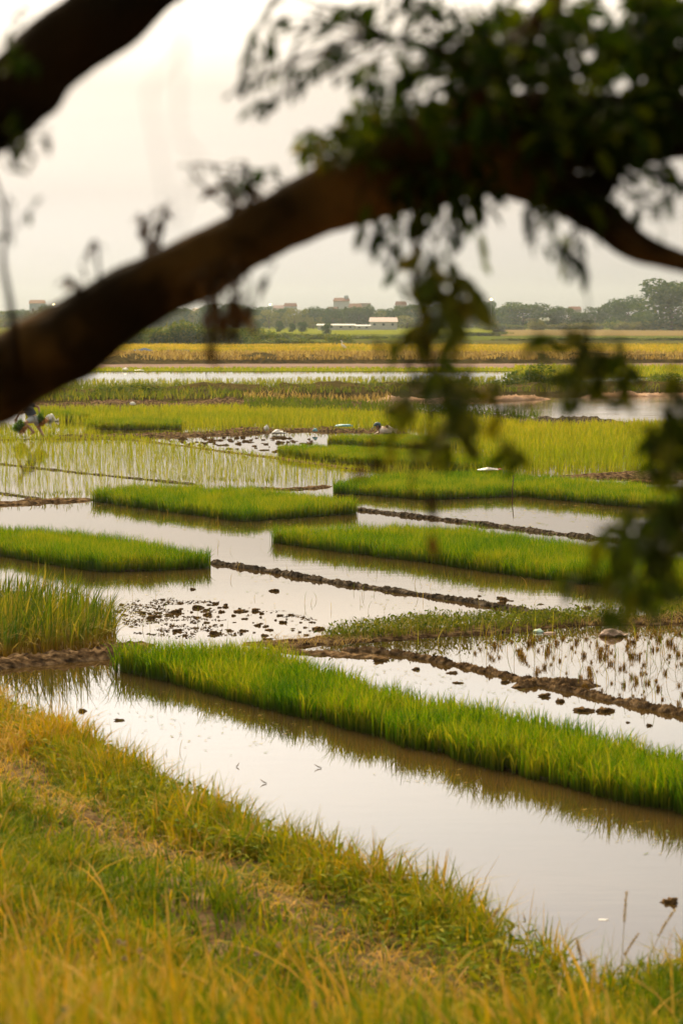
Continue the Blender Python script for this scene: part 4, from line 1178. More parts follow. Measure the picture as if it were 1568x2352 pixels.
for n_ in ('waist', 'chest', 'shl', 'shr'): pts[n_] = tuple(pts[n_][:3]) + tuple(v * .78 for v in pts[n_][3:])
skin_mesh('body', pts, ed, [M['skin']], 'pelvis', parent=w2)
cloth('shirt', ['waist', 'chest', 'shr', 'shl', 'pelvis'], .030, M['shirt_pale'], w2, base_pts, base_ed, [('sr2', mid('shr', 'elr', .75, base_pts), 'shr'), ('sl2', mid('shl', 'ell', .75, base_pts), 'shl')])
cloth('trousers', ['pelvis', 'hipl', 'hipr', 'kneel', 'kneer'], .010, M['shirt_dark'], w2, base_pts, base_ed)
hc = Vector(z2(1020, 312))
face_parts(w2, hc, (-.75, -.25, -.5), (-.5, 0, .8), .088, M['skin'])
up2 = Vector((-.35, 0, .93)).normalized(); fw2 = Vector((-.93, -.15, -.3)).normalized()
bm = bmesh.new(); bmesh.ops.create_icosphere(bm, subdivisions=3, radius=.102)
bmesh.ops.delete(bm, geom=[v for v in bm.verts if v.co.dot(up2) < .0], context='VERTS')
for v in bm.verts: v.co += hc
cap = bm_obj('cap', bm, M['cap'], w2)
bm = bmesh.new()
sd = fw2.cross(up2); grid = []
for i in range(4):
    grid.append([bm.verts.new(hc + fw2 * (.085 + .028 * i) + sd * (j / 4 - .5) * (.17 - .02 * i) + up2 * (.012 - .006 * i - .012 * abs(j / 2 - 1))) for j in range(5)])
for i in range(3):
    for j in range(4): bm.faces.new((grid[i][j], grid[i][j + 1], grid[i + 1][j + 1], grid[i + 1][j]))
bmesh.ops.solidify(bm, geom=bm.faces[:], thickness=.006)
bm_obj('brim', bm, M['cap'], cap)
bm = bmesh.new(); bmesh.ops.create_icosphere(bm, subdivisions=3, radius=.094)
bmesh.ops.delete(bm, geom=[v for v in bm.verts if v.co.dot(fw2) > .0 or v.co.dot(up2) > .03], context='VERTS')
for v in bm.verts: v.co += hc
bm_obj('hair', bm, M['hair'], w2)

# egret in the golden field
def egret(px, py, label, s=1.0):
    e = empty('egret', G(px, py, .1)); tag(e, label, 'bird')
    skin_mesh('body', {'tail': (.30, 0, .52, .03), 'rump': (.2, 0, .58, .09), 'breast': (0, 0, .68, .11), 'neck1': (-.10, 0, .82, .05), 'neck2': (-.04, 0, .98, .035), 'head': (-.10, 0, 1.08, .045), 'snout': (-.17, 0, 1.07, .02)},
              [('tail', 'rump'), ('rump', 'breast'), ('breast', 'neck1'), ('neck1', 'neck2'), ('neck2', 'head'), ('head', 'snout')], [M['feather']], 'breast', parent=e)
    for k in (-.05, .05):
        t = Tubes(); t.add([Vector((.06, k, .6)), Vector((.08, k, .3)), Vector((.04, k, 0)), Vector((-.05, k, -.1))], [.02, .014, .012, .01], sides=6); t.obj('leg', M['hair'], e)
    t = Tubes(); t.add([Vector((-.17, 0, 1.07)), Vector((-.32, 0, 1.04))], [.016, .003], sides=6); t.obj('beak', M['beak'], e)
    e.scale = (s, s, s)
egret(787, 815, 'white egret standing in the golden rice field', 1.0)

# ================================================================== FAR TREES, BUSHES
def tree_meshes(seed, kind):
    """a crown and trunk of unit height and unit width"""
    r = np.random.default_rng(seed)
    nl = {'round': 20, 'wide': 26, 'tall': 18, 'airy': 14}[kind]
    z0, z1 = {'round': (.18, .84), 'wide': (.18, .82), 'tall': (.16, .88), 'airy': (.2, .86)}[kind]
    C, R = [], []
    for i in range(nl):
        z = z0 + (z1 - z0) * r.random()
        k = 1 - abs((z - (z0 + z1) / 2) / (z1 - z0)) * (.7 if kind != 'tall' else 1.0)
        a = r.uniform(0, 6.283); q = .36 * k * math.sqrt(r.random())
        C.append((math.cos(a) * q, math.sin(a) * q, z)); R.append(r.uniform(.13, .22))
    C, R = np.array(C), np.array(R)
    n = 3400 if kind != 'airy' else 1500
    li = r.integers(0, nl, n)
    u = unit(n, r)
    rad = R[li] * r.uniform(.55, 1.05, n) ** .6
    P = C[li] + u * rad[:, None] * np.array([1, 1, .8])
    tint = np.clip(.45 + .3 * r.normal(size=n) * .6 + .25 * (r.random(nl)[li] - .5), 0, 1)
    V, Q, T, Al = clump_cards(P, .028 if kind != 'airy' else .024, tint, r)
    crown = np_mesh('crown', V, Q, M['tree_leaf_pale' if kind == 'airy' else 'tree_leaf'], attrs={'tint': T, 'along': Al})
    t = Tubes()
    t.add([Vector((0, 0, -.02)), Vector((.01, 0, .15)), Vector((-.01, .01, .35)), Vector((.01, 0, .6))], [.030, .022, .016, .006], sides=7)
    for i in range(6):
        c = C[i]
        t.add([Vector((0, 0, .2 + .04 * i)), Vector((c[0] * .5, c[1] * .5, .3 + .2 * c[2])), Vector(c)], [.012, .008, .003], sides=5)
    trunk = np_mesh('trunk', t.V, t.Q, M['far_bark'], smooth=True)
    return crown, trunk
TM = {k: [tree_meshes(s, k) for s in ss] for k, ss in {'round': (1, 2, 3), 'wide': (4, 5), 'tall': (6, 7), 'airy': (8, 9)}.items()}
rt = random.Random(11)
def put_tree(px, ptop, wpx, pbase, kind, label, group, d=None):
    base = G(px, pbase) if d is None else A(px, pbase, d)
    base.z = -.3
    top = A(px, ptop, base.y)
    h = top.z - base.z; wd = wpx * base.y / F * 1.3
    crown, trunk = TM[kind][rt.randrange(len(TM[kind]))]
    e = empty('tree', base)
    e.scale = (wd, wd, h); e.rotation_euler = (0, 0, rt.uniform(0, 6.28))
    tag(e, label, 'tree', group)
    for nm, me in (('crown', crown), ('trunk', trunk)):
        link(bpy.data.objects.new(nm, me), e)
GL = 'trees of the far tree line'
LN = 'small hazy green tree in the far tree line'
LP = 'pale yellowish loose tree in the far tree line'
put_tree(1540, 630, 175, 759, 'wide', 'tallest broad dark tree of the far line at the right edge', GL)
put_tree(1655, 640, 150, 758, 'wide', 'broad tall tree just outside the right edge', GL)
put_tree(1442, 677, 108, 756, 'round', 'rounded dark tree just left of the tallest tree', GL)
put_tree(1200, 688, 125, 755, 'wide', 'wide flat topped dark tree standing alone in the right part of the far line', GL)
put_tree(1475, 715, 60, 757, 'round', 'low tree between the rounded tree and the tallest tree', GL)
for px, tp, w_, kd in [(8, 712, 60, 'round'), (48, 709, 50, 'round'), (108, 706, 55, 'round'), (160, 710, 60, 'round'), (240, 705, 80, 'round'), (330, 705, 80, 'round'), (395, 706, 60, 'round'),
                       (432, 706, 46, 'round'), (462, 712, 50, 'round'), (500, 707, 60, 'wide'), (538, 704, 46, 'tall'), (572, 700, 50, 'round'), (600, 708, 46, 'round'), (732, 709, 50, 'round'), (760, 718, 50, 'round'),
                       (800, 716, 60, 'round'), (838, 712, 56, 'round'), (880, 706, 60, 'wide'), (915, 712, 50, 'round'), (945, 703, 46, 'tall'), (975, 698, 54, 'round'), (1012, 694, 50, 'round'),
                       (1045, 688, 48, 'round'), (1085, 692, 62, 'round'), (1122, 692, 48, 'tall'), (1152, 706, 46, 'round'), (1262, 702, 66, 'round'), (1292, 700, 54, 'round'), (1335, 712, 66, 'round'),
                       (1366, 702, 60, 'round'), (1402, 697, 66, 'round'), (780, 728, 50, 'round'), (700, 722, 50, 'round'), (852, 722, 44, 'round')]:
    put_tree(px, tp, w_, 751 if px < 1160 else 755, kd, LN, GL)
for i in range(44):
    px = 20 + i * 26.5 + rt.uniform(-9, 9)
    if 600 < px < 690 and i % 2: continue
    put_tree(px, rt.uniform(706, 716) if 745 < px < 830 else rt.uniform(694, 714), rt.uniform(52, 84), 753, 'airy' if i % 4 == 0 else 'round', LP if i % 4 == 0 else LN, GL)
for px, tp, w_ in [(764, 703, 40), (802, 700, 44), (824, 703, 44), (842, 699, 40), (650, 703, 44), (480, 704, 44), (640, 706, 40), (906, 702, 44)]:
    put_tree(px, tp, w_, 754, 'round', LN, GL)
for px, tp, w_ in [(618, 708, 46), (645, 714, 56), (676, 704, 44), (698, 706, 40), (720, 726, 44), (584, 722, 44), (935, 722, 54), (1215, 728, 36), (1118, 720, 50)]:
    put_tree(px, tp, w_, 755, 'airy', LP, GL)
GS = 'small round trees before the village'
for px, tp, w_, lab in [(590, 733, 17, 'small round tree left in the row before the village'), (642, 735, 20, 'second small round tree of the row before the village'), (670, 741, 17, 'lowest round tree in the row before the village'),
                        (693, 736, 24, 'widest round tree in the row before the village'), (751, 739, 24, 'dark round tree before the long low shed')]:
    put_tree(px, tp, w_, 763 if px < 700 else 770, 'round', lab, GS)

def bush_mesh(seed, pale=False):
    r = np.random.default_rng(seed)
    nl = 11
    C = np.stack([r.uniform(-.4, .4, nl), r.uniform(-.3, .3, nl), r.uniform(.15, .6, nl)], 1); R = r.uniform(.18, .34, nl)
    n = 1300
    li = r.integers(0, nl, n)
    P = C[li] + unit(n, r) * (R[li] * r.uniform(.5, 1.1, n) ** .6)[:, None]
    P[:, 2] = np.maximum(P[:, 2], .02)
    tint = np.clip(.45 + .2 * r.normal(size=n) + .3 * (r.random(nl)[li] - .5), 0, 1)
    pa = [clump_cards(P, .055, tint, r)]
    m = 160
    B = P[r.integers(0, n, m)]
    pa.append(blade_arrays(B, r.uniform(.1, .3, m), .02, r.uniform(0, 6.28, m), r.uniform(.1, .8, m), r.uniform(.3, 1, m), seg=2, rng=r))
    V, Q, T, Al = join(pa)
    return np_mesh('shrub', V, Q, M['tree_leaf_pale' if pale else 'bush_leaf'], attrs={'tint': T, 'along': Al})
BM = [bush_mesh(i) for i in range(4)]; BP = [bush_mesh(9, True), bush_mesh(10, True)]
def put_bush(px, ptop, wpx, pbase, label, group, pale=False, dy=None):
    base = G(px, pbase)
    top = A(px, ptop, base.y)
    o = bpy.data.objects.new('shrub', rt.choice(BP if pale else BM))
    o.location = base
    wd = wpx * base.y / F
    o.scale = (wd, wd if dy is None else dy, max(.2, top.z) / .85)
    o.rotation_euler = (0, 0, rt.choice([0, 3.14159]) + rt.uniform(-.3, .3))
    tag(link(o), label, 'shrub', group)
for px, tp, w_, b in [(250, 760, 80, 797), (300, 752, 80, 797), (350, 752, 80, 796), (395, 740, 80, 796), (440, 740, 75, 796), (485, 752, 80, 796), (535, 756, 80, 796), (575, 752, 60, 790), (600, 762, 60, 795)]:
    put_bush(px, tp, w_, b, 'tall shrub in the thicket behind the golden field on the left', 'shrubs of the left thicket')
for px, tp, w_, b in [(640, 776, 110, 796), (700, 780, 90, 796), (760, 783, 80, 796), (640, 763, 120, 780), (720, 765, 120, 779), (560, 764, 100, 780)]:
    put_bush(px, tp, w_, b, 'low mounded shrub in the hedge behind the golden field', 'low hedge shrubs behind the golden field')
put_bush(775, 768, 66, 795, 'dark rounded shrub at the right end of the low hedge', 'low hedge shrubs behind the golden field')
for px, tp, w_, b in [(830, 770, 130, 779), (1085, 762, 150, 772), (960, 770, 150, 778), (880, 787, 90, 795), (1040, 784, 110, 793), (1200, 776, 110, 784), (1290, 775, 150, 783), (1420, 774, 170, 783), (1540, 774, 150, 782), (1130, 792, 90, 799), (1230, 792, 90, 799)]:
    put_bush(px, tp, w_, b, 'low green hedge shrub between the far field strips', 'hedge shrubs between the far fields', dy=6)
for px, tp, w_, b in [(1140, 742, 60, 758), (1180, 746, 60, 758), (1255, 745, 60, 758), (1310, 741, 60, 758), (1350, 740, 60, 758), (1400, 739, 60, 758), (1450, 738, 70, 759), (1500, 736, 70, 759), (1555, 738, 70, 759), (1230, 735, 40, 759)]:
    put_bush(px, tp, w_, b, 'pale scrubby shrub at the foot of the far trees on the right', 'shrubs at the foot of the far trees', pale=px % 4 != 0)
for px, tp, w_, b, lab in [(1212, 840, 92, 900, 'largest leafy shrub on the middle distance bund'), (1265, 862, 80, 900, 'leafy shrub right of the largest one on the bund'), (1165, 866, 70, 901, 'leafy shrub left of the largest one on the bund'),
                           (330, 878, 100, 912, 'low leafy shrub on the bund at left'), (255, 884, 80, 914, 'low shrub beside the limb on the bund at left'), (770, 876, 70, 902, 'low shrub in the middle of the bund'),
                           (1530, 856, 80, 898, 'leafy shrub on the bund at the right edge'), (1490, 868, 60, 900, 'small leafy shrub on the bund near the right edge')]:
    put_bush(px, tp, w_, b, lab, 'shrubs on the middle distance bund')
for px, tp, w_, b in [(860, 878, 90, 904), (940, 874, 90, 904), (1020, 874, 90, 903), (1090, 872, 80, 903), (1330, 872, 80, 902), (1400, 876, 80, 902), (690, 884, 80, 906)]:
    put_bush(px, tp, w_, b, 'low green shrub among the grass of the middle distance bund', 'low shrubs on the middle distance bund')

for i in range(34):
    px = 10 + i * 36 + rt.uniform(-12, 12)
    if 560 < px < 715 and i % 2: continue
    put_bush(px, rt.uniform(722, 736), rt.uniform(60, 90), 752, 'green shrub filling the foot of the far tree line', 'shrubs at the foot of the far tree line', pale=i % 3 == 0)
# bare bent branch on the thicket
t = Tubes(); p0 = A(478, 745, 255)
t.add([p0, p0 + Vector((-.3, 0, .9)), p0 + Vector((.2, 0, 1.5)), p0 + Vector((1.0, 0, 1.7))], [.08, .07, .05, .03], sides=6)
t.add([G(478, 790), p0], [.1, .08], sides=6)
tag(t.obj('bare_branch', M['far_bark']), 'pale bare bent branch rising out of the left thicket', 'branch')

# ================================================================== HOUSES
def house(label, cx, wpx, base, eave, top, d, wall, roof, wins=2, hip=.1, name='house', depth=None, flat_roof=False):
    b = A(cx, base, d); b.z = -.3
    W = wpx * d / F; ze = A(cx, eave, d).z + .3; zt = A(cx, top, d).z + .3
    dep = depth or W * .7
    e = empty(name, b); tag(e, label, 'house' if name == 'house' else 'shed', 'houses of the far village')
    bm = bmesh.new(); bmesh.ops.create_cube(bm, size=1)
    for v in bm.verts: v.co = Vector((v.co.x * W, v.co.y * dep, (v.co.z + .5) * ze))
    bm_obj('wall', bm, wall, e, smooth=False)
    ov = W * .04; bm = bmesh.new()
    x0, x1, y0, y1 = -W / 2 - ov, W / 2 + ov, -dep / 2 - ov, dep / 2 + ov
    if flat_roof:
        vs = [bm.verts.new(p) for p in ((x0, y0, ze), (x1, y0, ze), (x1, y1, ze), (x0, y1, ze), (x0, y0, zt), (x1, y0, zt), (x1, y1, zt), (x0, y1, zt))]
        for f in ((0, 1, 5, 4), (1, 2, 6, 5), (2, 3, 7, 6), (3, 0, 4, 7), (4, 5, 6, 7), (3, 2, 1, 0)): bm.faces.new([vs[i] for i in f])
    else:
        h_ = hip * W
        vs = [bm.verts.new(p) for p in ((x0, y0, ze + .003), (x1, y0, ze + .003), (x1, y1, ze + .003), (x0, y1, ze + .003), (x0 + h_, 0, zt), (x1 - h_, 0, zt))]
        for f in ((0, 1, 5, 4), (2, 3, 4, 5), (1, 2, 5), (3, 0, 4), (3, 2, 1, 0)): bm.faces.new([vs[i] for i in f])
    bm_obj('roof', bm, roof, e, smooth=False)
    for i in range(wins):
        wx = (i + .5) / wins * W - W / 2; ww = W / wins * .35; zc = ze * .72; wh = min(1.3, ze * .28)
        bm = bmesh.new(); bmesh.ops.create_cube(bm, size=1)
        for v in bm.verts: v.co = Vector((wx + v.co.x * ww, -dep / 2 - .0 + v.co.y * .12, zc + v.co.z * wh))
        f = bm_obj('window', bm, M['wall_white'], e, smooth=False)
        bm = bmesh.new(); bmesh.ops.create_cube(bm, size=1)
        for v in bm.verts: v.co = Vector((wx + v.co.x * ww * .8, -dep / 2 - .065 + v.co.y * .04, zc + v.co.z * wh * .8))
        bm_obj('pane', bm, M['pane'], f, smooth=False)
    return e
house('tall blue grey house with a red roof rising above the trees', 784, 37, 748, 692, 684, 840, M['wall_grey'], M['roof_red'], 2)
bm = bmesh.new(); bmesh.ops.create_cone(bm, cap_ends=True, segments=14, radius1=.8, radius2=.8, depth=1.4)
o = bm_obj('water_tank', bm, M['wall_blue'], None, smooth=False); o.location = A(795, 683.5, 840); tag(o, 'small blue water tank on the roof of the tall grey house', 'water tank')
house('low house with a bright red roof among the trees', 764, 24, 746, 712, 705, 790, M['wall_peach'], M['roof_red'], 1)
house('orange roofed house right of the tall grey house', 815, 30, 748, 706, 697, 830, M['wall_peach'], M['roof_orange'], 2)
house('pale flat roofed house right of the orange roofed one', 838, 26, 748, 698, 696.5, 850, M['wall_peach'], M['roof_red'], 2, flat_roof=True)
house('white house with a mauve roof at the edge of the fields', 880, 62, 756, 739, 729, 560, M['wall_white'], M['roof_mauve'], 3, hip=.04)
house('long low white shed left of the mauve roofed house', 772, 84, 756.5, 747, 744, 550, M['wall_white'], M['wall_white'], 4, name='shed', hip=.02)
house('small pale shed between the long shed and the mauve roofed house', 833, 34, 756, 748.5, 746, 555, M['wall_white'], M['roof_grey'], 2, name='shed', hip=.03)
house('red roofed grey block left of the great limb', 87, 34, 748, 697, 689, 820, M['wall_blue'], M['roof_orange'], 2, hip=.02)
house('small grey house with a red roof behind pale trees', 667, 30, 748, 704, 696, 850, M['wall_grey'], M['roof_red'], 2)
house('low pinkish roofed house behind the pale trees', 640, 26, 748, 708, 701, 860, M['wall_peach'], M['roof_mauve'], 2)
house('long mauve roofed house just right of the great limb', 466, 46, 748, 714, 707, 780, M['wall_white'], M['roof_mauve'], 3)
house('pale blue roofed house behind the hanging dead leaves', 520, 34, 748, 706, 701, 860, M['wall_grey'], M['wall_blue'], 2)
house('orange roofed house behind the hanging twig', 920, 26, 748, 700, 692, 850, M['wall_peach'], M['roof_red'], 2)
house('pink roofed house among the right trees', 1318, 30, 752, 711, 704, 800, M['wall_peach'], M['roof_red'], 2)
house('pale blue house left of the wide flat topped tree', 1162, 24, 750, 704, 700, 800, M['wall_blue'], M['wall_white'], 1)

def lamp_post(px, py, d, label):
    b = A(px, 750, d); b.z = -.3; zt = A(px, py, d).z + .3
    e = empty('street_lamp', b); tag(e, label, 'street lamp', 'lit street lamps in the village')
    t = Tubes(); t.add([Vector((0, 0, 0)), Vector((0, 0, zt * .7)), Vector((0, 0, zt + .25)), Vector((0, -.5, zt + .5)), Vector((0, -1.1, zt + .4))], [.09, .07, .06, .05, .04], sides=7)
    t.obj('pole', M['steel'], e)
    bm = bmesh.new(); bmesh.ops.create_icosphere(bm, subdivisions=2, radius=.27)
    for v in bm.verts: v.co = Vector((v.co.x, v.co.y - 1.2, v.co.z * .6 + zt + .1))
    bm_obj('lamp_head', bm, M['lamp'], e)
lamp_post(621, 700, 690, 'lit street lamp above the pale trees')
lamp_post(126, 701, 690, 'lit street lamp left of the great limb')
lamp_post(1126, 689, 640, 'lit street lamp right of the hanging twig')

# ================================================================== FOREGROUND TREE
tree = empty('overhanging_tree', (-1.05, 3.5, float(bank_z(np.array([[-1.05, 3.5, 0]]))[0])))
tag(tree, 'dark leafy tree with thick limbs reaching across the view in front of the fields', 'tree')
T0 = Vector(tree.location)
def at_tree(o):
    o.matrix_parent_inverse = Matrix.Translation(-T0)
    return o
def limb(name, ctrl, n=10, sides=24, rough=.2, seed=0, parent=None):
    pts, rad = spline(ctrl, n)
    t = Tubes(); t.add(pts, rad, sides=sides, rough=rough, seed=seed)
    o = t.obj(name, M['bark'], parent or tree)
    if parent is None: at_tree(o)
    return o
def lp(L):
    out = []
    for px, py, d, w_ in L:
        p = A(px, py, d); out.append((p.x, p.y, p.z, w_ * .5 * d / F))
    return out
limb('trunk', [(T0.x, T0.y, T0.z - .2, .20), (-1.02, 3.5, T0.z + .35, .145), (-.98, 3.5, 2.2, .13), (-.93, 3.46, 2.75, .12), (-.92, 3.35, 3.3, .085), (-1.0, 3.1, 4.0, .06), (-1.05, 2.7, 4.9, .03)], seed=3)
low = lp([(-640, 1180, 3.46, 215), (-420, 1095, 3.46, 210), (-220, 1000, 3.44, 204), (-60, 898, 3.42, 198), (60, 832, 3.4, 180), (200, 757, 3.4, 170), (330, 667, 3.4, 160), (470, 606, 3.4, 148), (600, 535, 3.4, 138),
          (740, 464, 3.4, 158), (880, 400, 3.4, 192), (1050, 345, 3.4, 212), (1250, 312, 3.42, 190), (1450, 298, 3.46, 172), (1700, 285, 3.5, 130), (2050, 250, 3.6, 90), (2500, 180, 3.7, 40)])
limb_low = limb('limb', low, seed=1)
limb_up = limb('limb', lp([(-560, 620, 3.35, 170), (-400, 520, 3.25, 178), (-170, 350, 3.1, 205), (20, 222, 3.0, 192), (110, 142, 3.0, 180), (230, 50, 3.0, 164), (380, -60, 3.0, 155), (600, -220, 3.0, 130), (900, -420, 3.0, 90)]), seed=2)
limb_r = limb('branch', lp([(1060, 372, 3.4, 130), (1180, 400, 3.38, 110), (1290, 438, 3.36, 100), (1370, 496, 3.35, 88), (1450, 560, 3.35, 72), (1530, 590, 3.35, 58), (1640, 625, 3.35, 44), (1800, 700, 3.4, 25)]), seed=4, sides=14)
limb_f = limb('branch', lp([(1350, 478, 3.36, 60), (1382, 420, 3.38, 62), (1420, 350, 3.42, 66), (1470, 270, 3.46, 60), (1520, 140, 3.5, 50), (1540, -60, 3.5, 40), (1560, -300, 3.5, 20)]), seed=5, sides=12)
limb_t = limb('branch', lp([(980, 360, 3.4, 90), (1060, 260, 3.3, 80), (1150, 160, 3.25, 64), (1230, 60, 3.2, 50), (1330, -80, 3.2, 40), (1450, -300, 3.2, 20)]), seed=6, sides=12)

rl = np.random.default_rng(77)
def cluster(parent, anchor, center, rx, ry, d, dd, ntw, nlf, leaf, tint=(0, .9), droop=.45, mat='near_leaf', tw=7, da=None, wide=1.0):
    """twigs from an anchor on a limb, leaves set alternately along each twig"""
    t = Tubes(); LB, LD, LN_, LL = [], [], [], []
    a0 = A(*anchor, da or d)
    for i in range(ntw):
        an = rl.uniform(0, 6.283); q = math.sqrt(rl.random())
        e = A(center[0] + rx * q * math.cos(an), center[1] + ry * q * math.sin(an), d + rl.uniform(-dd, dd))
        mid_ = a0.lerp(e, .5) + Vector((rl.normal() * .03, rl.normal() * .03, .03 + rl.normal() * .02))
        L_ = (e - a0).length
        pts, rad = spline([(*a0, tw * d / F / 2), (*mid_, tw * .65 * d / F / 2), (*e, tw * .3 * d / F / 2)], 6)
        t.add(pts, rad, sides=5)
        for j in range(nlf):
            f = 1 - (j / max(1, nlf)) * min(.75, .20 * nlf * .08 / max(.05, L_))
            k = f * (len(pts) - 1); k0 = min(int(k), len(pts) - 2)
            p = pts[k0].lerp(pts[k0 + 1], k - k0)
            tg = (pts[k0 + 1] - pts[k0]).normalized()
            sd = Vector((rl.normal(), rl.normal(), rl.normal() * .5)); sd = (sd - tg * sd.dot(tg)).normalized()
            dv = (tg * .45 + sd * .8 + Vector((0, 0, -droop))).normalized()
            LB.append(p[:]); LD.append(dv[:]); LN_.append((rl.normal() * .5, rl.normal() * .7, .8 + rl.normal() * .3)); LL.append(leaf * d / F * rl.uniform(.6, 1.25))
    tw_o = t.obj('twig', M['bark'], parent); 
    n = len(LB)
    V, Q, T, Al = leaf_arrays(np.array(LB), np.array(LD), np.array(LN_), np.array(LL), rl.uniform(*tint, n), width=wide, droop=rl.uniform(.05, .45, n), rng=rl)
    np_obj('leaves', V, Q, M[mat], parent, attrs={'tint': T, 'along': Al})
for o in (limb_low, limb_up, limb_r, limb_f, limb_t):
    pass
class Foliage:
    """collects every twig and leaf of one limb into one twig mesh and one leaf mesh"""
    pass
def cl(parent, *a, **k):
    cluster(parent, *a, **k)

# dense crown top right
for c, rx, ry, n in [((1130, 60), 120, 80, 9), ((1130, 180), 110, 70, 9), ((1250, 110), 110, 90, 11), ((1300, 30), 120, 60, 10), ((1240, 215), 110, 60, 10), ((1340, 190), 100, 70, 11), ((1390, 90), 100, 80, 11)]:
    cl(limb_t, (1110, 205), c, rx, ry, 3.3, .3, int(n * .95), 10, 58, tint=(0, .85), tw=6, da=3.27)
for c, rx, ry, n in [((1450, 60), 110, 90, 11), ((1540, 60), 90, 100, 11), ((1470, 190), 110, 70, 11), ((1560, 200), 80, 80, 11), ((1620, 60), 90, 120, 9), ((1500, -20), 140, 60, 9)]:
    cl(limb_f, (1500, 190), c, rx, ry, 3.5, .3, int(n * .95), 10, 58, tint=(0, .8), tw=6, da=3.48)
# leaves over the horizontal limb
for c, rx, ry, n in [((1180, 290), 130, 50, 9), ((1330, 300), 130, 60, 9), ((1480, 300), 110, 60, 9), ((1060, 290), 90, 40, 8)]:
    cl(limb_low, (c[0], 320), c, rx, ry, 3.3, .15, n + 4, 9, 62, tint=(0, .8), tw=6, da=3.4)
cl(limb_low, (860, 400), (760, 330), 85, 55, 3.35, .12, 12, 8, 60, tint=(.45, .95), da=3.4)  # raised tint puts the backlit glow of this leaf patch into the colour
cl(limb_low, (900, 380), (860, 300), 80, 40, 3.35, .12, 9, 8, 56, tint=(.35, .9), da=3.4)
cl(limb_low, (960, 360), (950, 300), 70, 40, 3.35, .12, 7, 8, 56, tint=(.15, .9), da=3.4)
# looser drooping sprays at upper centre
for c, rx, ry, n in [((890, 60), 120, 60, 5), ((950, 150), 90, 70, 6), ((800, 120), 90, 60, 4), ((870, 200), 80, 50, 4), ((720, 30), 70, 40, 3), ((960, 30), 70, 50, 5), ((930, 230), 60, 35, 4), ((690, 190), 60, 40, 3)]:
    cl(limb_t, (1130, 180), c, rx, ry, 3.2, .2, n, 7, 52, tint=(0, .7), tw=5, da=3.26)
cl(limb_t, (900, 90), (575, 185), 60, 70, 3.1, .1, 6, 7, 46, tint=(0, .6), tw=9, da=3.2, droop=.7)
cl(limb_t, (900, 90), (640, 210), 40, 50, 3.1, .1, 3, 6, 44, tint=(0, .6), tw=9, da=3.2, droop=.7)
t = Tubes(); pts, rad = spline(lp([(1140, 170, 3.26, 22), (1020, 120, 3.23, 20), (900, 90, 3.2, 17), (760, 110, 3.15, 14), (640, 160, 3.1, 11), (570, 190, 3.1, 8)]), 6); t.add(pts, rad, sides=6); t.obj('twig', M['bark'], limb_t)
# shoots on top of the lower limb
cl(limb_low, (570, 520), (560, 400), 45, 70, 3.38, .06, 4, 6, 44, tint=(0, .6), tw=10, da=3.4, droop=.3)
cl(limb_low, (560, 510), (530, 440), 30, 40, 3.38, .06, 3, 6, 50, mat='dead_leaf', tw=10, da=3.4, droop=.6)
cl(limb_low, (360, 600), (345, 530), 38, 42, 3.38, .06, 4, 5, 40, mat='dead_leaf', tw=10, da=3.4, droop=.5)
cl(limb_low, (230, 700), (195, 625), 26, 35, 3.36, .06, 2, 4, 40, mat='dead_leaf', tw=10, da=3.4, droop=.5)
# under the limb, right of centre
for c, rx, ry, n in [((900, 520), 45, 60, 5), ((960, 560), 60, 60, 6), ((1030, 500), 70, 50, 7), ((1060, 440), 90, 40, 9), ((980, 440), 80, 40, 9), ((1120, 560), 30, 60, 3), ((900, 610), 40, 50, 4), ((1130, 440), 50, 40, 6), ((960, 640), 50, 35, 4)]:
    cl(limb_low, (1000, 410), c, rx, ry, 3.35, .12, max(2, n - 1), 6, 54, tint=(0, .75), tw=5, da=3.4, droop=.7)
for c, rx, ry, n in [((1260, 540), 40, 50, 4), ((1320, 590), 30, 50, 3), ((1400, 500), 50, 40, 4), ((1250, 440), 60, 30, 5)]:
    cl(limb_r, (1290, 450), c, rx, ry, 3.33, .08, n, 6, 50, tint=(0, .8), tw=5, da=3.36, droop=.7)
for c, rx, ry, n in [((1500, 380), 60, 30, 4), ((1480, 440), 70, 40, 4), ((1550, 400), 40, 40, 4), ((1530, 500), 50, 40, 3)]:
    cl(limb_f, (1400, 400), c, rx, ry, 3.4, .1, n, 6, 48, tint=(0, .8), tw=4, da=3.4, droop=.4)
# hanging twig in the middle with its leaves
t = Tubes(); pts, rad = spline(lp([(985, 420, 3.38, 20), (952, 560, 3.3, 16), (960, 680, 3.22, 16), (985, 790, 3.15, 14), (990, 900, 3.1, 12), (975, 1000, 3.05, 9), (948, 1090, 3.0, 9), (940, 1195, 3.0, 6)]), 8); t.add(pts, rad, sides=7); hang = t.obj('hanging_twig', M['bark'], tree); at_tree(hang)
cl(hang, (955, 640), (1010, 680), 55, 45, 3.15, .08, 6, 5, 74, tint=(.5, .95), tw=5, da=3.25, droop=.7, wide=1.2, mat='hang_leaf')
cl(hang, (960, 660), (1075, 700), 40, 40, 3.15, .06, 4, 4, 76, tint=(.5, .95), tw=5, da=3.23, droop=.8, wide=1.2, mat='hang_leaf')
cl(hang, (975, 740), (935, 790), 40, 40, 3.12, .06, 4, 5, 66, tint=(.5, .95), tw=5, da=3.18, droop=.9, wide=1.1, mat='hang_leaf')
cl(hang, (980, 760), (1050, 790), 35, 40, 3.12, .06, 3, 5, 66, tint=(.5, .95), tw=5, da=3.17, droop=.9, wide=1.1, mat='hang_leaf')
cl(hang, (985, 820), (985, 850), 20, 30, 3.12, .05, 3, 4, 50, tint=(0, .8), tw=5, da=3.13, droop=.9)
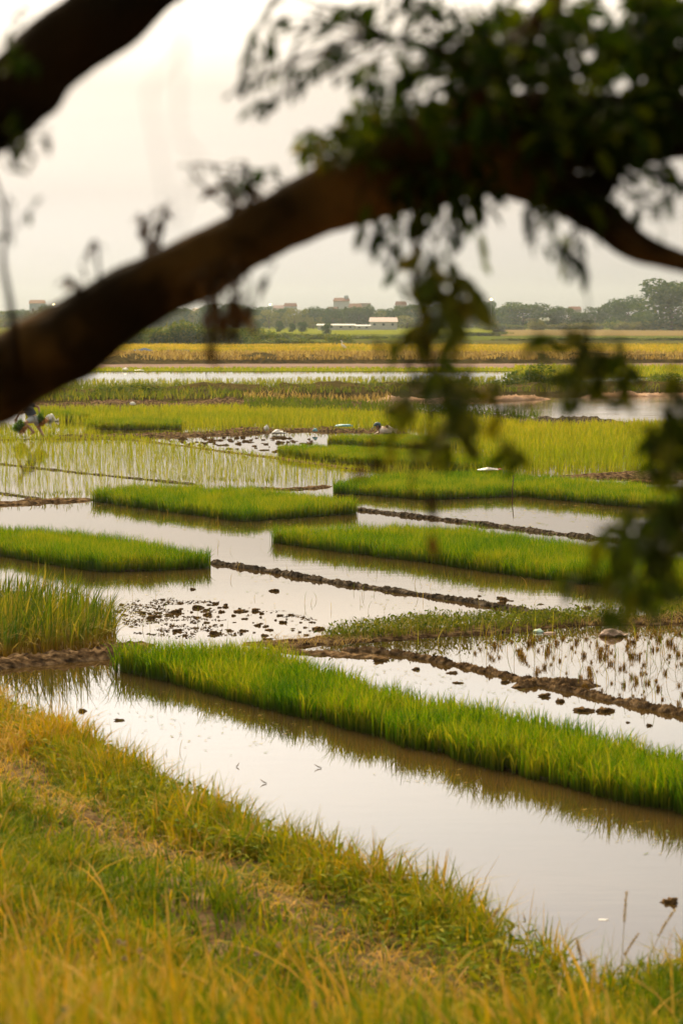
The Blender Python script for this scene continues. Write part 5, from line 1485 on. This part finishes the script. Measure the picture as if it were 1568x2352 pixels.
for c, rx, ry, n in [((960, 930), 50, 30, 3), ((1030, 960), 60, 50, 4), ((1100, 920), 60, 50, 4), ((980, 1030), 50, 30, 3), ((1080, 1015), 70, 40, 4), ((1160, 965), 50, 50, 3), ((920, 1040), 30, 25, 2), ((1150, 1050), 50, 30, 2)]:
    cl(hang, (985, 900), c, rx, ry, 2.95, .08, n, 4, 64, tint=(.3, .95), tw=5, da=3.1, droop=.6, wide=1.15, mat='hang_leaf')
cl(hang, (965, 1040), (840, 1065), 16, 24, 2.95, .03, 2, 3, 50, mat='dead_leaf', tw=4, da=3.03, droop=1.0)
cl(hang, (945, 1130), (992, 1235), 10, 16, 2.95, .02, 1, 2, 70, mat='dead_leaf', tw=4, da=3.0, droop=1.2)
# low hanging spray at right
t = Tubes(); pts, rad = spline(lp([(1325, 470, 3.36, 9), (1343, 620, 3.2, 4), (1352, 740, 3.1, 4), (1355, 810, 3.05, 9), (1340, 870, 3.0, 8)]), 8); t.add(pts, rad, sides=6); h2 = t.obj('hanging_twig', M['bark'], tree); at_tree(h2)
for c, rx, ry, n in [((1290, 870), 60, 35, 5), ((1380, 860), 70, 35, 6), ((1440, 870), 50, 40, 4), ((1360, 910), 50, 25, 4)]:
    cl(h2, (1352, 830), c, rx, ry, 2.95, .06, n, 4, 66, tint=(.2, .9), tw=5, da=3.04, droop=.4, wide=1.15, mat='hang_leaf')
cl(h2, (1350, 640), (1335, 600), 14, 30, 3.25, .03, 2, 4, 50, tint=(0, .6), tw=4, da=3.2, droop=.9)
t = Tubes(); pts, rad = spline(lp([(1800, 700, 3.4, 24), (1720, 850, 3.2, 18), (1640, 980, 3.05, 16), (1600, 1100, 2.95, 14), (1560, 1230, 2.9, 12), (1480, 1330, 2.9, 8)]), 8); t.add(pts, rad, sides=6); h3 = t.obj('hanging_twig', M['bark'], tree); at_tree(h3)
for c, rx, ry, n in [((1530, 960), 40, 40, 3), ((1520, 1050), 50, 30, 4), ((1570, 1080), 40, 40, 4), ((1570, 1000), 40, 60, 4)]:
    cl(h3, (1620, 1030), c, rx, ry, 2.95, .06, n + 1, 4, 70, tint=(.1, .9), tw=5, da=3.0, droop=.5, wide=1.15, mat='hang_leaf')
for c, rx, ry, n in [((1400, 1240), 70, 45, 5), ((1500, 1270), 70, 50, 6), ((1560, 1200), 50, 60, 6), ((1350, 1330), 60, 40, 4), ((1450, 1330), 70, 50, 6), ((1550, 1330), 60, 60, 6), ((1520, 1400), 60, 30, 4), ((1390, 1390), 40, 25, 2)]:
    cl(h3, (1560, 1230), c, rx * 1.15, ry * 1.15, 2.9, .12, n, 4, 70, tint=(.2, .85), tw=5, da=2.9, droop=.6, wide=1.2, mat='hang_leaf')
# dead cluster hanging under the limb, left
cl(limb_low, (515, 630), (505, 735), 40, 45, 3.2, .06, 9, 6, 44, mat='dead_leaf', tw=6, da=3.4, droop=1.0)
cl(limb_low, (515, 630), (560, 735), 24, 30, 3.2, .05, 4, 5, 44, mat='dead_leaf', tw=5, da=3.4, droop=1.0)
cl(limb_low, (515, 630), (495, 790), 20, 30, 3.2, .04, 4, 5, 40, mat='dead_leaf', tw=5, da=3.4, droop=1.2)
# left edge
t = Tubes(); pts, rad = spline(lp([(40, 860, 3.35, 26), (28, 720, 3.2, 17), (8, 600, 3.15, 12), (14, 500, 3.1, 9), (-30, 360, 3.1, 10)]), 6); t.add(pts, rad, sides=6); h4 = t.obj('shoot', M['bark'], tree); at_tree(h4)
cl(h4, (8, 560), (15, 520), 14, 40, 3.1, .04, 2, 3, 40, tint=(0, .6), tw=4, da=3.12, droop=.6)
cl(limb_up, (-20, 300), (40, 365), 50, 30, 2.8, .08, 5, 5, 56, tint=(.1, .9), tw=5, da=3.0, droop=.5)
cl(limb_up, (-60, 220), (-10, 130), 30, 40, 2.9, .05, 4, 5, 50, tint=(.1, .9), tw=5, da=3.0, droop=.5)
cl(limb_up, (-60, 160), (40, 14), 30, 14, 2.6, .03, 2, 3, 50, tint=(0, .5), tw=4, da=3.0, droop=.3)
# very close thin looping twig, almost blurred away
t = Tubes()
for L in ([(440, -80, 1.9, 7), (425, 60, 1.75, 6), (395, 150, 1.65, 5), (345, 205, 1.6, 4), (360, 320, 1.6, 4), (380, 440, 1.6, 3), (395, 520, 1.65, 3)],
          [(425, 60, 1.75, 5), (412, 200, 1.7, 4), (415, 310, 1.65, 4), (455, 370, 1.6, 4), (430, 460, 1.6, 3), (400, 540, 1.65, 3)]):
    pts, rad = spline(lp(L), 8); t.add(pts, rad, sides=5)
pts, rad = spline(lp([(700, -420, 2.6, 24), (560, -260, 2.2, 14), (440, -80, 1.9, 7)]), 6); t.add(pts, rad, sides=5)
at_tree(t.obj('twig', M['bark'], tree))
# unseen crown clusters added above the view to shade the limbs
for i, (px, py, d) in enumerate([(200, -300, 3.0), (600, -350, 3.1), (950, -250, 3.2), (1250, -250, 3.2), (1500, -250, 3.4), (-200, -200, 3.0), (-400, 0, 3.1), (-500, 400, 3.2), (1800, 100, 3.5), (1800, 400, 3.4)]):
    cl(limb_up if px < 800 else limb_f, (px, py + 30), (px, py), 230, 170, d, .5, 16, 9, 66, tint=(0, .8), tw=7, da=d)

# ================================================================== AIR
bm = bmesh.new(); bmesh.ops.create_cube(bm, size=1)
for v in bm.verts: v.co = Vector((v.co.x * 5000, 1100 + v.co.y * 2700, 14.5 + v.co.z * 33))
m, nt, out = new_mat('haze')
pv = nt.nodes.new('ShaderNodeVolumePrincipled')
pv.inputs['Color'].default_value = (.74, .83, .88, 1)
pv.inputs['Density'].default_value = HAZE = .00020
pv.inputs['Anisotropy'].default_value = .2
nt.links.new(pv.outputs[0], out.inputs['Volume'])
hz = bm_obj('haze', bm, m, smooth=False)
tag(hz, 'thin pale haze over the whole plain', 'haze', kind='stuff')

# ================================================================== CAMERA, LIGHT
cam = bpy.data.cameras.new('camera')
co = bpy.data.objects.new('camera', cam); COL.objects.link(co)
co.location = (0, 0, HC); co.rotation_euler = (math.pi / 2 - TH, 0, 0)
cam.sensor_fit = 'VERTICAL'; cam.sensor_height = 36; cam.sensor_width = 24; cam.lens = LENS
cam.clip_start = .05; cam.clip_end = 20000
cam.dof.use_dof = True; cam.dof.focus_distance = 31; cam.dof.aperture_fstop = 4.5
cam.dof.aperture_blades = 0
S.camera = co

SUN_AZ, SUN_EL = math.radians(-14), math.radians(38)      # azimuth from +Y towards +X
sv = Vector((math.sin(SUN_AZ) * math.cos(SUN_EL), math.cos(SUN_AZ) * math.cos(SUN_EL), math.sin(SUN_EL)))
sl = bpy.data.lights.new('sun', 'SUN'); sl.energy = 3.0; sl.angle = math.radians(14); sl.color = (1, .76, .44)
so = bpy.data.objects.new('sun', sl); COL.objects.link(so)
so.rotation_euler = sv.to_track_quat('Z', 'Y').to_euler(); so.location = sv * 50

w_ = bpy.data.worlds.new('World'); S.world = w_; w_.use_nodes = True
nt = w_.node_tree; N, L = nt.nodes, nt.links
N.clear()
out = N.new('ShaderNodeOutputWorld'); bg = N.new('ShaderNodeBackground')
sky = N.new('ShaderNodeTexSky'); sky.sky_type = 'NISHITA'; sky.sun_disc = False
sky.sun_elevation = SUN_EL; sky.sun_rotation = SUN_AZ; sky.dust_density = 4; sky.air_density = 1; sky.ozone_density = 1
hs = N.new('ShaderNodeHueSaturation'); hs.inputs['Saturation'].default_value = .12
L.new(sky.outputs[0], hs.inputs['Color'])
tc = N.new('ShaderNodeTexCoord'); sx = N.new('ShaderNodeSeparateXYZ'); L.new(tc.outputs['Generated'], sx.inputs[0])
r = ramp(nt, [(0, (.80, .745, .69)), (.024, (.62, .575, .525)), (.05, (.43, .39, .35)), (.095, (.395, .352, .302)), (.125, (.68, .605, .51)), (.16, (.91, .86, .775)), (.27, (.87, .84, .785)), (.6, (1.8, 1.6, 1.25)), (1, (1.9, 1.7, 1.35))])
L.new(sx.outputs['Z'], r.inputs['Fac'])
mx = N.new('ShaderNodeMix'); mx.data_type = 'RGBA'; mx.blend_type = 'MULTIPLY'; mx.inputs['Factor'].default_value = 1
L.new(hs.outputs[0], mx.inputs['A']); L.new(r.outputs['Color'], mx.inputs['B'])
cm = N.new('ShaderNodeMapping'); cm.inputs['Scale'].default_value = (1.5, 1.5, 14)
L.new(tc.outputs['Generated'], cm.inputs['Vector'])
cn = N.new('ShaderNodeTexNoise'); cn.inputs['Scale'].default_value = 2.2; cn.inputs['Detail'].default_value = 4
L.new(cm.outputs[0], cn.inputs['Vector'])
cr = ramp(nt, [(.3, (.93, .94, .96)), (.7, (1.05, 1.04, 1.02))])
L.new(cn.outputs['Fac'], cr.inputs['Fac'])
mc = N.new('ShaderNodeMix'); mc.data_type = 'RGBA'; mc.blend_type = 'MULTIPLY'; mc.inputs['Factor'].default_value = 1
L.new(mx.outputs['Result'], mc.inputs['A']); L.new(cr.outputs['Color'], mc.inputs['B'])
L.new(mc.outputs['Result'], bg.inputs['Color'])
bg.inputs['Strength'].default_value = .12
L.new(bg.outputs[0], out.inputs[0])

S.view_settings.view_transform = 'Standard'; S.view_settings.look = 'None'; S.view_settings.gamma = 1
S.view_settings.use_curve_mapping = False
S.view_settings.exposure = 0.68
S.cycles.max_bounces = 8; S.cycles.transparent_max_bounces = 8; S.cycles.volume_bounces = 1
S.cycles.use_denoising = True
S.cycles.use_adaptive_sampling = True; S.cycles.adaptive_threshold = .02
